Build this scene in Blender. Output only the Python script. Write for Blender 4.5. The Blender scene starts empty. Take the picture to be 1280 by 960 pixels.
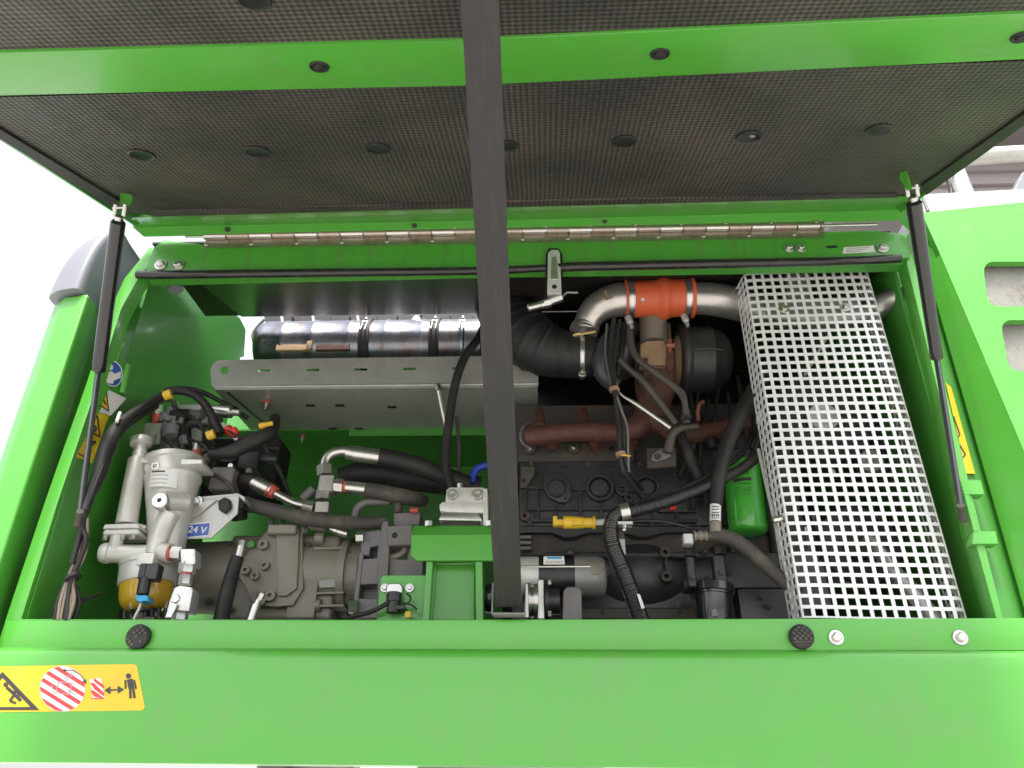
import bpy, bmesh, math, random
from mathutils import Vector, Matrix
R = math.radians
PI = math.pi
rnd = random.Random(7)
S = bpy.context.scene
C = S.collection

# ------------------------------------------------------------------ camera
F = 1000.0                                   # focal length in pixels of a 1280x960 frame
CAM = Vector((0.0, -1.7, 1.6))
YAW, PITCH, ROLL = R(2.6), R(29.3), R(0.7)
_f = Vector((-math.sin(YAW) * math.cos(PITCH), math.cos(YAW) * math.cos(PITCH), math.sin(PITCH)))
_r0 = Vector((math.cos(YAW), math.sin(YAW), 0.0))
_u0 = _r0.cross(_f)
_r = _r0 * math.cos(ROLL) + _u0 * math.sin(ROLL)
_u = -_r0 * math.sin(ROLL) + _u0 * math.cos(ROLL)
cam_data = bpy.data.cameras.new('camera')
cam_data.sensor_width = 36.0
cam_data.lens = F / 1280 * 36.0
cam_data.clip_start = 0.02
cam_data.clip_end = 2000
cam = bpy.data.objects.new('camera', cam_data)
C.objects.link(cam)
M4 = Matrix.Identity(4)
for i in range(3):
    M4[i][0], M4[i][1], M4[i][2], M4[i][3] = _r[i], _u[i], -_f[i], CAM[i]
cam.matrix_world = M4
S.camera = cam

# ------------------------------------------------------------------ light
SUN_EL, SUN_AZ = R(63), R(181)               # azimuth from +Y towards +X: high, behind the camera, so the hatch shades the bay
sun_dir = Vector((math.sin(SUN_AZ) * math.cos(SUN_EL), math.cos(SUN_AZ) * math.cos(SUN_EL), math.sin(SUN_EL)))
W = bpy.data.worlds.new('World')
S.world = W
W.use_nodes = True
nt = W.node_tree
nt.nodes.clear()
sky = nt.nodes.new('ShaderNodeTexSky')
sky.sky_type = 'NISHITA'
sky.sun_disc = False
sky.sun_elevation = SUN_EL
sky.sun_rotation = SUN_AZ
sky.air_density = 1.0
sky.dust_density = 4.0
sky.ozone_density = 1.0
bg = nt.nodes.new('ShaderNodeBackground')
bg.inputs['Strength'].default_value = 0.15
out = nt.nodes.new('ShaderNodeOutputWorld')
hz = nt.nodes.new('ShaderNodeHueSaturation')        # bright milky overcast haze over the whole sky
hz.inputs['Saturation'].default_value = 0.30
hz.inputs['Value'].default_value = 1.25
nt.links.new(sky.outputs[0], hz.inputs['Color'])
nt.links.new(hz.outputs[0], bg.inputs['Color'])
nt.links.new(bg.outputs[0], out.inputs['Surface'])
sd = bpy.data.lights.new('sun', 'SUN')
sd.energy = 2.6
sd.angle = R(9)                              # sun behind bright haze
sd.color = (1.0, 0.95, 0.87)
sun = bpy.data.objects.new('sun', sd)
sun.rotation_euler = sun_dir.to_track_quat('Z', 'Y').to_euler()
sun.location = sun_dir * 30
C.objects.link(sun)
S.view_settings.view_transform = 'Standard'
S.view_settings.look = 'None'
S.view_settings.gamma = 1.0
S.view_settings.exposure = 1.3
S.view_settings.use_curve_mapping = False
S.cycles.max_bounces = 8
S.cycles.diffuse_bounces = 4
S.cycles.glossy_bounces = 4

# ------------------------------------------------------------------ pixel -> world
def ray(px, py):
    return _f + _r * ((px - 640) / F) + _u * ((480 - py) / F)

def at(px, py, Y=0.0):
    d = ray(px, py)
    return CAM + d * ((Y - CAM.y) / d.y)

def mpp(px, py, Y=0.0):
    return (at(px, py, Y) - CAM).dot(_f) / F

DROOP = R(22)
HINGE = at(640, 291, -0.03)
HV = Vector((0, -math.cos(DROOP), -math.sin(DROOP)))      # outwards along the hatch
HN = Vector((0, math.sin(DROOP), -math.cos(DROOP)))       # out of its underside

def hat(px, py, off=0.0):
    d = ray(px, py)
    p0 = HINGE + HN * off
    return CAM + d * ((p0 - CAM).dot(HN) / d.dot(HN))

# ------------------------------------------------------------------ materials
MAT = {}
def material(name, col, rough=0.5, metal=0.0, var=0.12, scale=6.0, bump=0.0, bscale=60.0, coat=0.0, dirt=None, dirt_amt=0.0, dscale=9.0,
             rvar=0.1, trans=0.0, stretch=None, spec=None, aniso=False):
    m = bpy.data.materials.new(name)
    m.use_nodes = True
    n = m.node_tree.nodes
    l = m.node_tree.links
    p = n['Principled BSDF']
    tc = n.new('ShaderNodeTexCoord')
    mp = n.new('ShaderNodeMapping')
    l.new(tc.outputs['Object'], mp.inputs['Vector'])
    if stretch:
        mp.inputs['Scale'].default_value = stretch
    no = n.new('ShaderNodeTexNoise')
    no.inputs['Scale'].default_value = scale
    no.inputs['Detail'].default_value = 6
    no.inputs['Roughness'].default_value = 0.6
    l.new(mp.outputs[0], no.inputs['Vector'])
    mx = n.new('ShaderNodeMix')
    mx.data_type = 'RGBA'
    mx.inputs['A'].default_value = (*[c * (1 - var) for c in col], 1)
    mx.inputs['B'].default_value = (*[min(1, c * (1 + var)) for c in col], 1)
    l.new(no.outputs['Fac'], mx.inputs['Factor'])
    last = mx.outputs['Result']
    if dirt:
        n2 = n.new('ShaderNodeTexNoise')
        n2.inputs['Scale'].default_value = dscale
        n2.inputs['Detail'].default_value = 8
        n2.inputs['Roughness'].default_value = 0.7
        l.new(mp.outputs[0] if stretch else tc.outputs['Object'], n2.inputs['Vector'])
        rp = n.new('ShaderNodeValToRGB')
        rp.color_ramp.elements[0].position = 0.5
        rp.color_ramp.elements[1].position = 0.72
        rp.color_ramp.elements[0].color = (0, 0, 0, 1)
        rp.color_ramp.elements[1].color = (dirt_amt, dirt_amt, dirt_amt, 1)
        l.new(n2.outputs['Fac'], rp.inputs['Fac'])
        m2 = n.new('ShaderNodeMix')
        m2.data_type = 'RGBA'
        l.new(rp.outputs['Color'], m2.inputs['Factor'])
        l.new(last, m2.inputs['A'])
        m2.inputs['B'].default_value = (*dirt, 1)
        last = m2.outputs['Result']
    l.new(last, p.inputs['Base Color'])
    mr = n.new('ShaderNodeMapRange')
    mr.inputs['To Min'].default_value = max(0.02, rough - rvar)
    mr.inputs['To Max'].default_value = min(1, rough + rvar)
    l.new(no.outputs['Fac'], mr.inputs['Value'])
    l.new(mr.outputs[0], p.inputs['Roughness'])
    p.inputs['Metallic'].default_value = metal
    p.inputs['Coat Weight'].default_value = coat
    p.inputs['Coat Roughness'].default_value = 0.08
    if spec is not None:
        p.inputs['Specular IOR Level'].default_value = spec
    if trans:
        p.inputs['Transmission Weight'].default_value = trans
    if bump:
        n3 = n.new('ShaderNodeTexNoise')
        n3.inputs['Scale'].default_value = bscale
        n3.inputs['Detail'].default_value = 4
        l.new(mp.outputs[0], n3.inputs['Vector'])
        b = n.new('ShaderNodeBump')
        b.inputs['Strength'].default_value = bump
        b.inputs['Distance'].default_value = 0.002
        l.new(n3.outputs['Fac'], b.inputs['Height'])
        l.new(b.outputs[0], p.inputs['Normal'])
    MAT[name] = m
    return m

G = (0.066, 0.310, 0.031)
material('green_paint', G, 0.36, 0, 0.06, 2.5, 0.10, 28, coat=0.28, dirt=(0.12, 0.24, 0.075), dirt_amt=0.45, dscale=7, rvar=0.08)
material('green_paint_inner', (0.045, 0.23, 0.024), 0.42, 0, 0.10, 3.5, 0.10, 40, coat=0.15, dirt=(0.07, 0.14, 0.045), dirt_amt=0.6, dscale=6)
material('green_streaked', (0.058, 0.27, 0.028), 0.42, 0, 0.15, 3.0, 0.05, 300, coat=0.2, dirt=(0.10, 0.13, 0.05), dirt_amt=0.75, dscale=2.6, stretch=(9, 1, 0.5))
material('green_gloss', (0.045, 0.33, 0.03), 0.25, 0, 0.06, 6, coat=0.6)
material('grey_plastic', (0.17, 0.175, 0.20), 0.4, 0, 0.08, 8, 0.1, 300)
material('black_plastic', (0.012, 0.012, 0.0135), 0.38, 0, 0.2, 10, 0.06, 200, dirt=(0.06, 0.055, 0.05), dirt_amt=0.4)
material('black_gloss', (0.012, 0.012, 0.014), 0.18, 0, 0.1, 10, coat=0.4)
material('rubber', (0.0095, 0.009, 0.009), 0.62, 0, 0.25, 12, 0.15, 180, dirt=(0.055, 0.047, 0.04), dirt_amt=0.6)
material('rubber_dusty', (0.05, 0.045, 0.04), 0.7, 0, 0.25, 14, 0.2, 200, dirt=(0.16, 0.13, 0.09), dirt_amt=0.7, dscale=14)
material('seal_rubber', (0.015, 0.014, 0.015), 0.22, 0, 0.2, 30, 0.1, 120, dirt=(0.09, 0.07, 0.06), dirt_amt=0.4, rvar=0.15, stretch=(1, 6, 6))
material('strap_webbing', (0.015, 0.0138, 0.0138), 0.55, 0, 0.14, 10, 0.10, 160, dirt=(0.042, 0.038, 0.037), dirt_amt=0.6, dscale=11, rvar=0.18, stretch=(9, 1, 0.7))
material('galvanised', (0.38, 0.38, 0.36), 0.38, 0.45, 0.22, 22, 0.06, 200, dirt=(0.32, 0.30, 0.26), dirt_amt=0.5, dscale=14, rvar=0.12)
material('galv_guard', (0.72, 0.72, 0.72), 0.45, 0.25, 0.08, 20, 0.05, 200)
material('steel', (0.55, 0.54, 0.52), 0.28, 1.0, 0.12, 18, 0.04, 300, dirt=(0.3, 0.24, 0.18), dirt_amt=0.3)
material('zinc', (0.52, 0.51, 0.49), 0.3, 0.95, 0.1, 30, 0.04, 300)
material('zinc_white', (0.55, 0.55, 0.54), 0.35, 0.6, 0.08, 30)
material('zinc_yellow', (0.55, 0.42, 0.18), 0.35, 0.9, 0.15, 30)
material('chrome_dark', (0.10, 0.10, 0.11), 0.18, 0.7, 0.1, 20)
material('stainless_hinge', (0.42, 0.36, 0.31), 0.33, 0.9, 0.2, 12, 0.05, 200, dirt=(0.22, 0.16, 0.12), dirt_amt=0.6, stretch=(5, 1, 1))
material('muffler_steel', (0.22, 0.23, 0.265), 0.3, 1.0, 0.2, 8, 0.03, 60, dirt=(0.20, 0.10, 0.06), dirt_amt=0.8, dscale=10, stretch=(3, 1, 1))
material('cast_alu', (0.56, 0.55, 0.53), 0.42, 0.35, 0.08, 10, 0.18, 220, dirt=(0.36, 0.33, 0.28), dirt_amt=0.45, dscale=12)
material('alu_pipe', (0.50, 0.48, 0.46), 0.34, 0.85, 0.14, 10, 0.08, 120, dirt=(0.28, 0.22, 0.18), dirt_amt=0.5)
material('alu_dull', (0.24, 0.24, 0.23), 0.45, 0.3, 0.12, 14, 0.2, 200, dirt=(0.16, 0.14, 0.12), dirt_amt=0.5)
material('cast_iron', (0.030, 0.030, 0.034), 0.36, 0, 0.25, 12, 0.35, 260, dirt=(0.07, 0.06, 0.05), dirt_amt=0.4, dscale=12)
material('iron_dusty', (0.045, 0.039, 0.035), 0.6, 0, 0.3, 14, 0.35, 220, dirt=(0.12, 0.08, 0.055), dirt_amt=0.6)
material('pump_olive', (0.185, 0.172, 0.145), 0.45, 0.1, 0.14, 10, 0.22, 240, dirt=(0.20, 0.16, 0.11), dirt_amt=0.45)
material('iron_grey', (0.145, 0.14, 0.145), 0.5, 0.1, 0.18, 12, 0.35, 240, dirt=(0.20, 0.14, 0.10), dirt_amt=0.4)
material('rust', (0.064, 0.022, 0.015), 0.68, 0, 0.4, 18, 1.0, 90, dirt=(0.13, 0.05, 0.03), dirt_amt=0.6, dscale=18)
material('tan_plate', (0.36, 0.24, 0.15), 0.5, 0.3, 0.2, 14, 0.1, 150, dirt=(0.14, 0.10, 0.08), dirt_amt=0.6)
material('heat_wrap', (0.02, 0.019, 0.019), 0.5, 0, 0.3, 10, 0.6, 60, dirt=(0.07, 0.06, 0.05), dirt_amt=0.4)
material('orange_silicone', (0.50, 0.085, 0.028), 0.5, 0, 0.12, 14, 0.25, 120, dirt=(0.36, 0.07, 0.03), dirt_amt=0.5, dscale=10)
material('red_plastic', (0.55, 0.03, 0.02), 0.4)
material('copper_dull', (0.24, 0.085, 0.06), 0.5, 0.3, 0.3, 40)
material('red_mark', (0.42, 0.07, 0.05), 0.5, 0, 0.3, 60)
material('yellow_plastic', (0.62, 0.40, 0.025), 0.4, 0, 0.12, 12, dirt=(0.3, 0.2, 0.03), dirt_amt=0.4)
material('blue_plastic', (0.02, 0.28, 0.55), 0.4)
material('blue_hose', (0.02, 0.06, 0.42), 0.4)
material('decal_yellow', (0.60, 0.41, 0.012), 0.4, 0, 0.06, 6, 0.1, 40, dirt=(0.40, 0.29, 0.05), dirt_amt=0.5, dscale=20)
material('decal_white', (0.62, 0.62, 0.61), 0.4, 0, 0.04, 10, dirt=(0.55, 0.52, 0.46), dirt_amt=0.4)
material('decal_red', (0.60, 0.035, 0.04), 0.45)
material('decal_black', (0.03, 0.028, 0.025), 0.5)
material('decal_blue', (0.02, 0.09, 0.36), 0.35)
material('decal_print', (0.28, 0.28, 0.30), 0.5)
material('dark_ceiling', (0.020, 0.017, 0.015), 0.30, 0.2, 0.25, 5, 0.05, 80, dirt=(0.06, 0.045, 0.035), dirt_amt=0.5, dscale=4)
material('bay_black', (0.008, 0.008, 0.009), 0.6, 0, 0.3, 6, dirt=(0.03, 0.03, 0.026), dirt_amt=0.4)
material('concrete', (0.40, 0.385, 0.36), 0.85, 0, 0.15, 0.8, 0.4, 30, dirt=(0.28, 0.26, 0.24), dirt_amt=0.6, dscale=0.7)
material('cladding', (0.17, 0.148, 0.142), 0.5, 0.2, 0.08, 3)
material('roof_grey', (0.12, 0.105, 0.108), 0.6, 0, 0.1, 3)
material('grille_wire', (0.45, 0.43, 0.40), 0.5, 0.4, 0.2, 40, dirt=(0.15, 0.12, 0.09), dirt_amt=0.8, dscale=18)
material('radiator_dust', (0.36, 0.33, 0.30), 0.8, 0, 0.35, 40, 0.5, 200, dirt=(0.08, 0.06, 0.045), dirt_amt=0.95, dscale=22)
material('amber_bowl', (0.80, 0.50, 0.05), 0.18, 0, 0.1, 10, trans=0.45, coat=0.3)
material('pin_cup', (0.014, 0.016, 0.018), 0.32, 0.1, 0.2, 30)
material('wire_brown', (0.20, 0.155, 0.12), 0.6, 0, 0.2, 40, dirt=(0.08, 0.06, 0.05), dirt_amt=0.5, dscale=40)

def foam_material():
    m = bpy.data.materials.new('foam_film')
    m.use_nodes = True
    n = m.node_tree.nodes
    l = m.node_tree.links
    p = n['Principled BSDF']
    tc = n.new('ShaderNodeTexCoord')
    mp = n.new('ShaderNodeMapping')
    mp.inputs['Rotation'].default_value = (-DROOP, 0, 0)
    l.new(tc.outputs['Object'], mp.inputs['Vector'])
    sp = n.new('ShaderNodeSeparateXYZ')
    l.new(mp.outputs[0], sp.inputs[0])
    def math_(op, a, b=None):
        k = n.new('ShaderNodeMath')
        k.operation = op
        for i, v in enumerate((a, b)):
            if v is None:
                continue
            if isinstance(v, (int, float)):
                k.inputs[i].default_value = v
            else:
                l.new(v, k.inputs[i])
        return k.outputs[0]
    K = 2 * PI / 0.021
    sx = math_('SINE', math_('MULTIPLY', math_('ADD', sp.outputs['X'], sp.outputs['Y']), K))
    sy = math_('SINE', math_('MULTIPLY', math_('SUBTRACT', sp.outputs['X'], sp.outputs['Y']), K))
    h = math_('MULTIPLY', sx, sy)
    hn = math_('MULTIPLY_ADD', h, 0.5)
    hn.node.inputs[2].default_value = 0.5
    no = n.new('ShaderNodeTexNoise')
    no.inputs['Scale'].default_value = 3.5
    no.inputs['Detail'].default_value = 7
    l.new(tc.outputs['Object'], no.inputs['Vector'])
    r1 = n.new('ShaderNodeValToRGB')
    r1.color_ramp.elements[0].color = (0.016, 0.0145, 0.015, 1)  # dimples coloured darker than the peaks: their occlusion painted into the base colour
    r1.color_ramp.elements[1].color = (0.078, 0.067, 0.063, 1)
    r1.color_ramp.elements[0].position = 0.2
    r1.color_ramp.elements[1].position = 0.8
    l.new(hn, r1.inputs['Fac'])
    r2 = n.new('ShaderNodeValToRGB')
    r2.color_ramp.elements[0].color = (0.55, 0.55, 0.57, 1)
    r2.color_ramp.elements[1].color = (1.30, 1.20, 1.12, 1)
    r2.color_ramp.elements[0].position = 0.35
    r2.color_ramp.elements[1].position = 0.65
    l.new(no.outputs['Fac'], r2.inputs['Fac'])
    mx = n.new('ShaderNodeMix')
    mx.data_type = 'RGBA'
    mx.blend_type = 'MULTIPLY'
    mx.inputs['Factor'].default_value = 1
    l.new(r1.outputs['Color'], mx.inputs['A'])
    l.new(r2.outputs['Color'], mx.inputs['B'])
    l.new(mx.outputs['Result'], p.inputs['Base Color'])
    p.inputs['Roughness'].default_value = 0.55
    b = n.new('ShaderNodeBump')
    b.inputs['Strength'].default_value = 0.6
    b.inputs['Distance'].default_value = 0.003
    l.new(hn, b.inputs['Height'])
    n5 = n.new('ShaderNodeTexNoise')
    n5.inputs['Scale'].default_value = 5.0
    n5.inputs['Detail'].default_value = 3
    l.new(tc.outputs['Object'], n5.inputs['Vector'])
    b2 = n.new('ShaderNodeBump')
    b2.inputs['Strength'].default_value = 0.5
    b2.inputs['Distance'].default_value = 0.05
    l.new(n5.outputs['Fac'], b2.inputs['Height'])
    l.new(b2.outputs[0], b.inputs['Normal'])
    l.new(b.outputs[0], p.inputs['Normal'])
    MAT['foam_film'] = m
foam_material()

# ------------------------------------------------------------------ mesh builder
def basis(d):
    d = d.normalized()
    a = Vector((0, 0, 1)) if abs(d.z) < 0.9 else Vector((1, 0, 0))
    x = d.cross(a).normalized()
    return x, x.cross(d).normalized(), d

class MB:
    """collects shapes given in world metres; build() links them as one mesh object"""
    def __init__(self):
        self.bm = bmesh.new()

    def _bevel(self, verts, w, seg=1):
        if w <= 0:
            return
        vs = set(verts)
        es = [e for e in self.bm.edges if e.verts[0] in vs and e.verts[1] in vs]
        try:
            bmesh.ops.bevel(self.bm, geom=es, offset=w, segments=seg, affect='EDGES', profile=0.6, clamp_overlap=True)
        except Exception:
            pass

    def hull(self, front, back, bev=0.0, seg=1):
        n = len(front)
        a = [self.bm.verts.new(p) for p in front]
        b = [self.bm.verts.new(p) for p in back]
        self.bm.faces.new(a)
        self.bm.faces.new(list(reversed(b)))
        for i in range(n):
            j = (i + 1) % n
            self.bm.faces.new((a[j], a[i], b[i], b[j]))
        if bev:
            self._bevel(a + b, bev, seg)
        return self

    def box(self, lo, hi, bev=0.0, seg=1):
        x0, y0, z0 = lo
        x1, y1, z1 = hi
        f = [Vector((x0, y0, z0)), Vector((x1, y0, z0)), Vector((x1, y0, z1)), Vector((x0, y0, z1))]
        k = [Vector((v.x, y1, v.z)) for v in f]
        return self.hull(f, k, bev, seg)

    def pbox(self, x0, y0, x1, y1, Y, depth, bev=0.002, seg=1):
        xm, ym = (x0 + x1) / 2, (y0 + y1) / 2
        a, b = at(x0, ym, Y), at(x1, ym, Y)
        c, d = at(xm, y0, Y), at(xm, y1, Y)
        return self.box((a.x, Y, d.z), (b.x, Y + depth, c.z), bev, seg)

    def prism(self, px, Y, depth, bev=0.0, seg=1):
        f = [at(p[0], p[1], p[2] if len(p) > 2 else Y) for p in px]
        return self.hull(f, [v + Vector((0, depth, 0)) for v in f], bev, seg)

    def rings(self, pts, rad, n=16, caps=True, closed=False, hexy=False):
        """sweep: pts world points, rad radius per point"""
        N = len(pts)
        t0 = (pts[1] - pts[0]).normalized()
        x, y, _ = basis(t0)
        prev = None
        for i, p in enumerate(pts):
            if i == 0:
                t = t0
            elif i == N - 1:
                t = (pts[i] - pts[i - 1])
            else:
                t = (pts[i + 1] - pts[i - 1])
            if t.length < 1e-9:
                t = t0
            t = t.normalized()
            x = (x - t * x.dot(t))
            if x.length < 1e-6:
                x, _, _ = basis(t)
            x.normalize()
            y = t.cross(x)
            r = rad[i]
            ring = [self.bm.verts.new(p + (x * math.cos(2 * PI * k / n) + y * math.sin(2 * PI * k / n)) * r) for k in range(n)]
            if prev:
                for k in range(n):
                    self.bm.faces.new((prev[k], prev[(k + 1) % n], ring[(k + 1) % n], ring[k]))
            elif caps:
                self.bm.faces.new(list(reversed(ring)))
            prev = ring
        if caps:
            self.bm.faces.new(prev)
        return self

    def cyl(self, a, b, r, r2=None, n=18, ch=0.0):
        r2 = r if r2 is None else r2
        L = (b - a).length
        d = (b - a).normalized()
        if ch > 0:
            ch = min(ch, L * 0.4, r * 0.6)
            return self.lathe(a, d, [(0, r - ch), (ch, r), (L - ch, r2), (L, r2 - ch)], n)
        return self.lathe(a, d, [(0, r), (L, r2)], n)

    def pcyl(self, p0, p1, rpx, rpx2=None, n=18, ch=0.0):
        a, b = at(*p0), at(*p1)
        r = rpx * mpp(*p0)
        r2 = (rpx2 if rpx2 is not None else rpx) * mpp(*p1)
        return self.cyl(a, b, r, r2, n, ch)

    def lathe(self, o, d, prof, n=20):
        """prof: (distance along d, radius)"""
        x, y, d = basis(d)
        prev = None
        for s, r in prof:
            ring = [self.bm.verts.new(o + d * s + (x * math.cos(2 * PI * k / n) + y * math.sin(2 * PI * k / n)) * max(r, 1e-5)) for k in range(n)]
            if prev:
                for k in range(n):
                    self.bm.faces.new((prev[k], prev[(k + 1) % n], ring[(k + 1) % n], ring[k]))
            else:
                self.bm.faces.new(list(reversed(ring)))
            prev = ring
        self.bm.faces.new(prev)
        return self

    def disc(self, px, py, Y, rpx, depth, n=22, ch=0.0015):
        """a round boss whose face looks towards -Y, its front at Y"""
        o = at(px, py, Y)
        r = rpx * mpp(px, py, Y)
        return self.lathe(o, Vector((0, 1, 0)), [(0, max(r - ch, r * 0.5)), (ch, r), (depth, r)], n)

    def ringdisc(self, px, py, Y, rpx, ripx, depth, n=24):
        """an annulus facing -Y with a sunk middle"""
        o = at(px, py, Y)
        k = mpp(px, py, Y)
        r, ri = rpx * k, ripx * k
        x, y, d = basis(Vector((0, 1, 0)))
        prof = [(depth, r), (0.001, r), (0, r - 0.001), (0, ri), (depth * 0.7, ri * 0.95), (depth * 0.7, 1e-5)]
        prev = None
        for s, q in prof:
            ring = [self.bm.verts.new(o + d * s + (x * math.cos(2 * PI * i / n) + y * math.sin(2 * PI * i / n)) * q) for i in range(n)]
            if prev:
                for i in range(n):
                    self.bm.faces.new((prev[i], prev[(i + 1) % n], ring[(i + 1) % n], ring[i]))
            prev = ring
        return self

    def tube(self, px, r=5, n=12, step=0.006, caps=True, corrug=0.0, pitch=0.005):
        """px: (px, py, Y[, radius px]); smooth path"""
        pts, rad = smooth_path(px, r, step if not corrug else pitch / 4)
        if corrug:
            s = 0.0
            for i in range(len(pts)):
                if i:
                    s += (pts[i] - pts[i - 1]).length
                rad[i] *= 1 + corrug * (1 if (s / pitch) % 1 < 0.5 else -1)
        return self.rings(pts, rad, n, caps)

    def sphere(self, c, r, n=12, sc=(1, 1, 1)):
        mtx = Matrix.Translation(c) @ Matrix.Diagonal((r * sc[0], r * sc[1], r * sc[2], 1))
        bmesh.ops.create_uvsphere(self.bm, u_segments=n, v_segments=max(6, n // 2 + 2), radius=1, matrix=mtx)
        return self

    def build(self, name, mat, parent=None, sharp=35, **kw):
        bm = self.bm
        bmesh.ops.recalc_face_normals(bm, faces=bm.faces)
        c = Vector((0, 0, 0))
        for v in bm.verts:
            c += v.co
        c /= max(1, len(bm.verts))
        for v in bm.verts:
            v.co -= c
        sa = R(sharp)
        for e in bm.edges:
            e.smooth = not (len(e.link_faces) != 2 or e.calc_face_angle(0) > sa)
        for f in bm.faces:
            f.smooth = True
        me = bpy.data.meshes.new(name)
        bm.to_mesh(me)
        bm.free()
        me.materials.append(MAT[mat])
        return link(name, me, c, parent, **kw)

WL = {}
def link(name, me, c, parent=None, mtx=None, **kw):
    o = bpy.data.objects.new(name, me)
    C.objects.link(o)
    base = Vector((0, 0, 0))
    if parent is not None:
        o.parent = parent
        base = WL[parent.name]
    if mtx is not None:
        o.matrix_local = Matrix.Translation(c - base) @ mtx
    else:
        o.location = c - base
    WL[o.name] = c.copy()
    for k, v in kw.items():
        o[k] = v
    return o

def thing(name, label, cat, loc, group=None):
    o = bpy.data.objects.new(name, None)
    C.objects.link(o)
    o.empty_display_size = 0.05
    o.location = loc
    WL[o.name] = Vector(loc)
    o['label'] = label
    o['category'] = cat
    if group:
        o['group'] = group
    return o

def smooth_path(px, r=5, step=0.006):
    P = []
    Rr = []
    for q in px:
        P.append(at(q[0], q[1], q[2]))
        Rr.append((q[3] if len(q) > 3 else r) * mpp(q[0], q[1], q[2]))
    return smooth_world(P, Rr, step)

def smooth_world(P, Rr, step=0.006):
    pts, rad = [], []
    n = len(P)
    for i in range(n - 1):
        p0, p1, p2, p3 = P[max(i - 1, 0)], P[i], P[i + 1], P[min(i + 2, n - 1)]
        if i == 0:
            p0 = p1 * 2 - p2
        if i == n - 2:
            p3 = p2 * 2 - p1
        m = max(2, int((p2 - p1).length / step))
        for k in range(m):
            t = k / m
            t2, t3 = t * t, t * t * t
            pts.append(0.5 * ((2 * p1) + (p2 - p0) * t + (2 * p0 - 5 * p1 + 4 * p2 - p3) * t2 + (3 * p1 - p0 - 3 * p2 + p3) * t3))
            rad.append(Rr[i] * (1 - t) + Rr[i + 1] * t)
    pts.append(P[-1])
    rad.append(Rr[-1])
    return pts, rad

# shared small hardware ------------------------------------------------------
_cache = {}
def hw(kind):
    if kind in _cache:
        return _cache[kind]
    m = MB()
    Z = Vector((0, 0, 1))
    if kind == 'hexbolt':            # washer of radius 1, hex head on it, axis +Z
        m.lathe(Vector((0, 0, -0.1)), Z, [(0, 1), (0.22, 1), (0.27, 0.95)], 20)
        m.lathe(Vector((0, 0, 0.17)), Z, [(0, 0.62), (0.45, 0.62), (0.55, 0.5)], 6)
        mt = 'zinc'
    elif kind == 'socket':           # socket-head cap screw
        m.lathe(Vector((0, 0, -0.1)), Z, [(0, 1), (0.8, 1), (0.9, 0.9), (0.9, 0.55), (0.45, 0.5)], 16)
        mt = 'zinc'
    elif kind == 'darkbolt':
        m.lathe(Vector((0, 0, -0.1)), Z, [(0, 1), (0.3, 1), (0.3, 0.75)], 16)
        m.lathe(Vector((0, 0, 0.18)), Z, [(0, 0.7), (0.5, 0.7), (0.6, 0.6)], 6)
        mt = 'iron_dusty'
    elif kind == 'rivet':
        m.lathe(Vector((0, 0, -0.1)), Z, [(0, 1), (0.2, 1), (0.45, 0.75), (0.55, 0.3)], 12)
        mt = 'stainless_hinge'
    bm = m.bm
    bmesh.ops.recalc_face_normals(bm, faces=bm.faces)
    for e in bm.edges:
        e.smooth = not (len(e.link_faces) != 2 or e.calc_face_angle(0) > R(35))
    for f in bm.faces:
        f.smooth = True
    me = bpy.data.meshes.new(kind)
    bm.to_mesh(me)
    bm.free()
    me.materials.append(MAT[mt])
    _cache[kind] = me
    return me

def bolt(parent, px, py, Y, rpx, kind='hexbolt', nrm=(0, -1, 0), name='bolt', pos=None):
    p = at(px, py, Y) if pos is None else pos
    r = rpx * mpp(px, py, Y) if pos is None else rpx
    q = Vector(nrm).to_track_quat('Z', 'Y').to_matrix().to_4x4() @ Matrix.Rotation(rnd.uniform(0, 1), 4, 'Z') @ Matrix.Scale(r, 4)
    return link(name, hw(kind), p, parent, q)

def text_mesh(body, size):
    cu = bpy.data.curves.new('lettering', 'FONT')
    cu.body = body
    cu.size = size
    cu.extrude = 0.0002
    cu.offset = size * 0.02
    cu.align_x = 'CENTER'
    cu.align_y = 'CENTER'
    o = bpy.data.objects.new('lettering', cu)
    C.objects.link(o)
    dg = bpy.context.evaluated_depsgraph_get()
    me = bpy.data.meshes.new_from_object(o.evaluated_get(dg))
    bpy.data.objects.remove(o)
    return me

# =========================================================================
# SETTING
# =========================================================================
m = MB()
m.hull([Vector((-300, -300, 0)), Vector((300, -300, 0)), Vector((300, 300, 0)), Vector((-300, 300, 0))],
       [Vector((-300, -300, -0.3)), Vector((300, -300, -0.3)), Vector((300, 300, -0.3)), Vector((-300, 300, -0.3))])
m.build('ground', 'concrete', kind='structure')

# =========================================================================
# BODY PANELS
# =========================================================================
# ---- lower side panel: sill band, bend, big panel (a profile swept along X)
lp = thing('lower_side_panel', 'bright green lower side panel with a raised sill band under the engine bay', 'panel', at(640, 890, -0.06))
m = MB()
def prof_line(pts, dx_px=(-60, 1345)):
    """pts: (py at x=640, Y); returns left and right world rows"""
    L, Rr = [], []
    for py, Y in pts:
        z = at(640, py, Y).z
        L.append(Vector((at(dx_px[0], py, Y).x, Y, z)))
        Rr.append(Vector((at(dx_px[1], py, Y).x, Y, z)))
    return L, Rr
P = [(811.5, -0.002), (812.3, -0.007), (814, -0.012), (817, -0.0150), (822, -0.0168), (829, -0.0178), (838, -0.018), (958, -0.018)]
A, B = prof_line(P, (-90, 1380))
n = len(P)
va = [m.bm.verts.new(p) for p in A]
vb = [m.bm.verts.new(p) for p in B]
for i in range(n - 1):
    m.bm.faces.new((va[i], va[i + 1], vb[i + 1], vb[i]))
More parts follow.
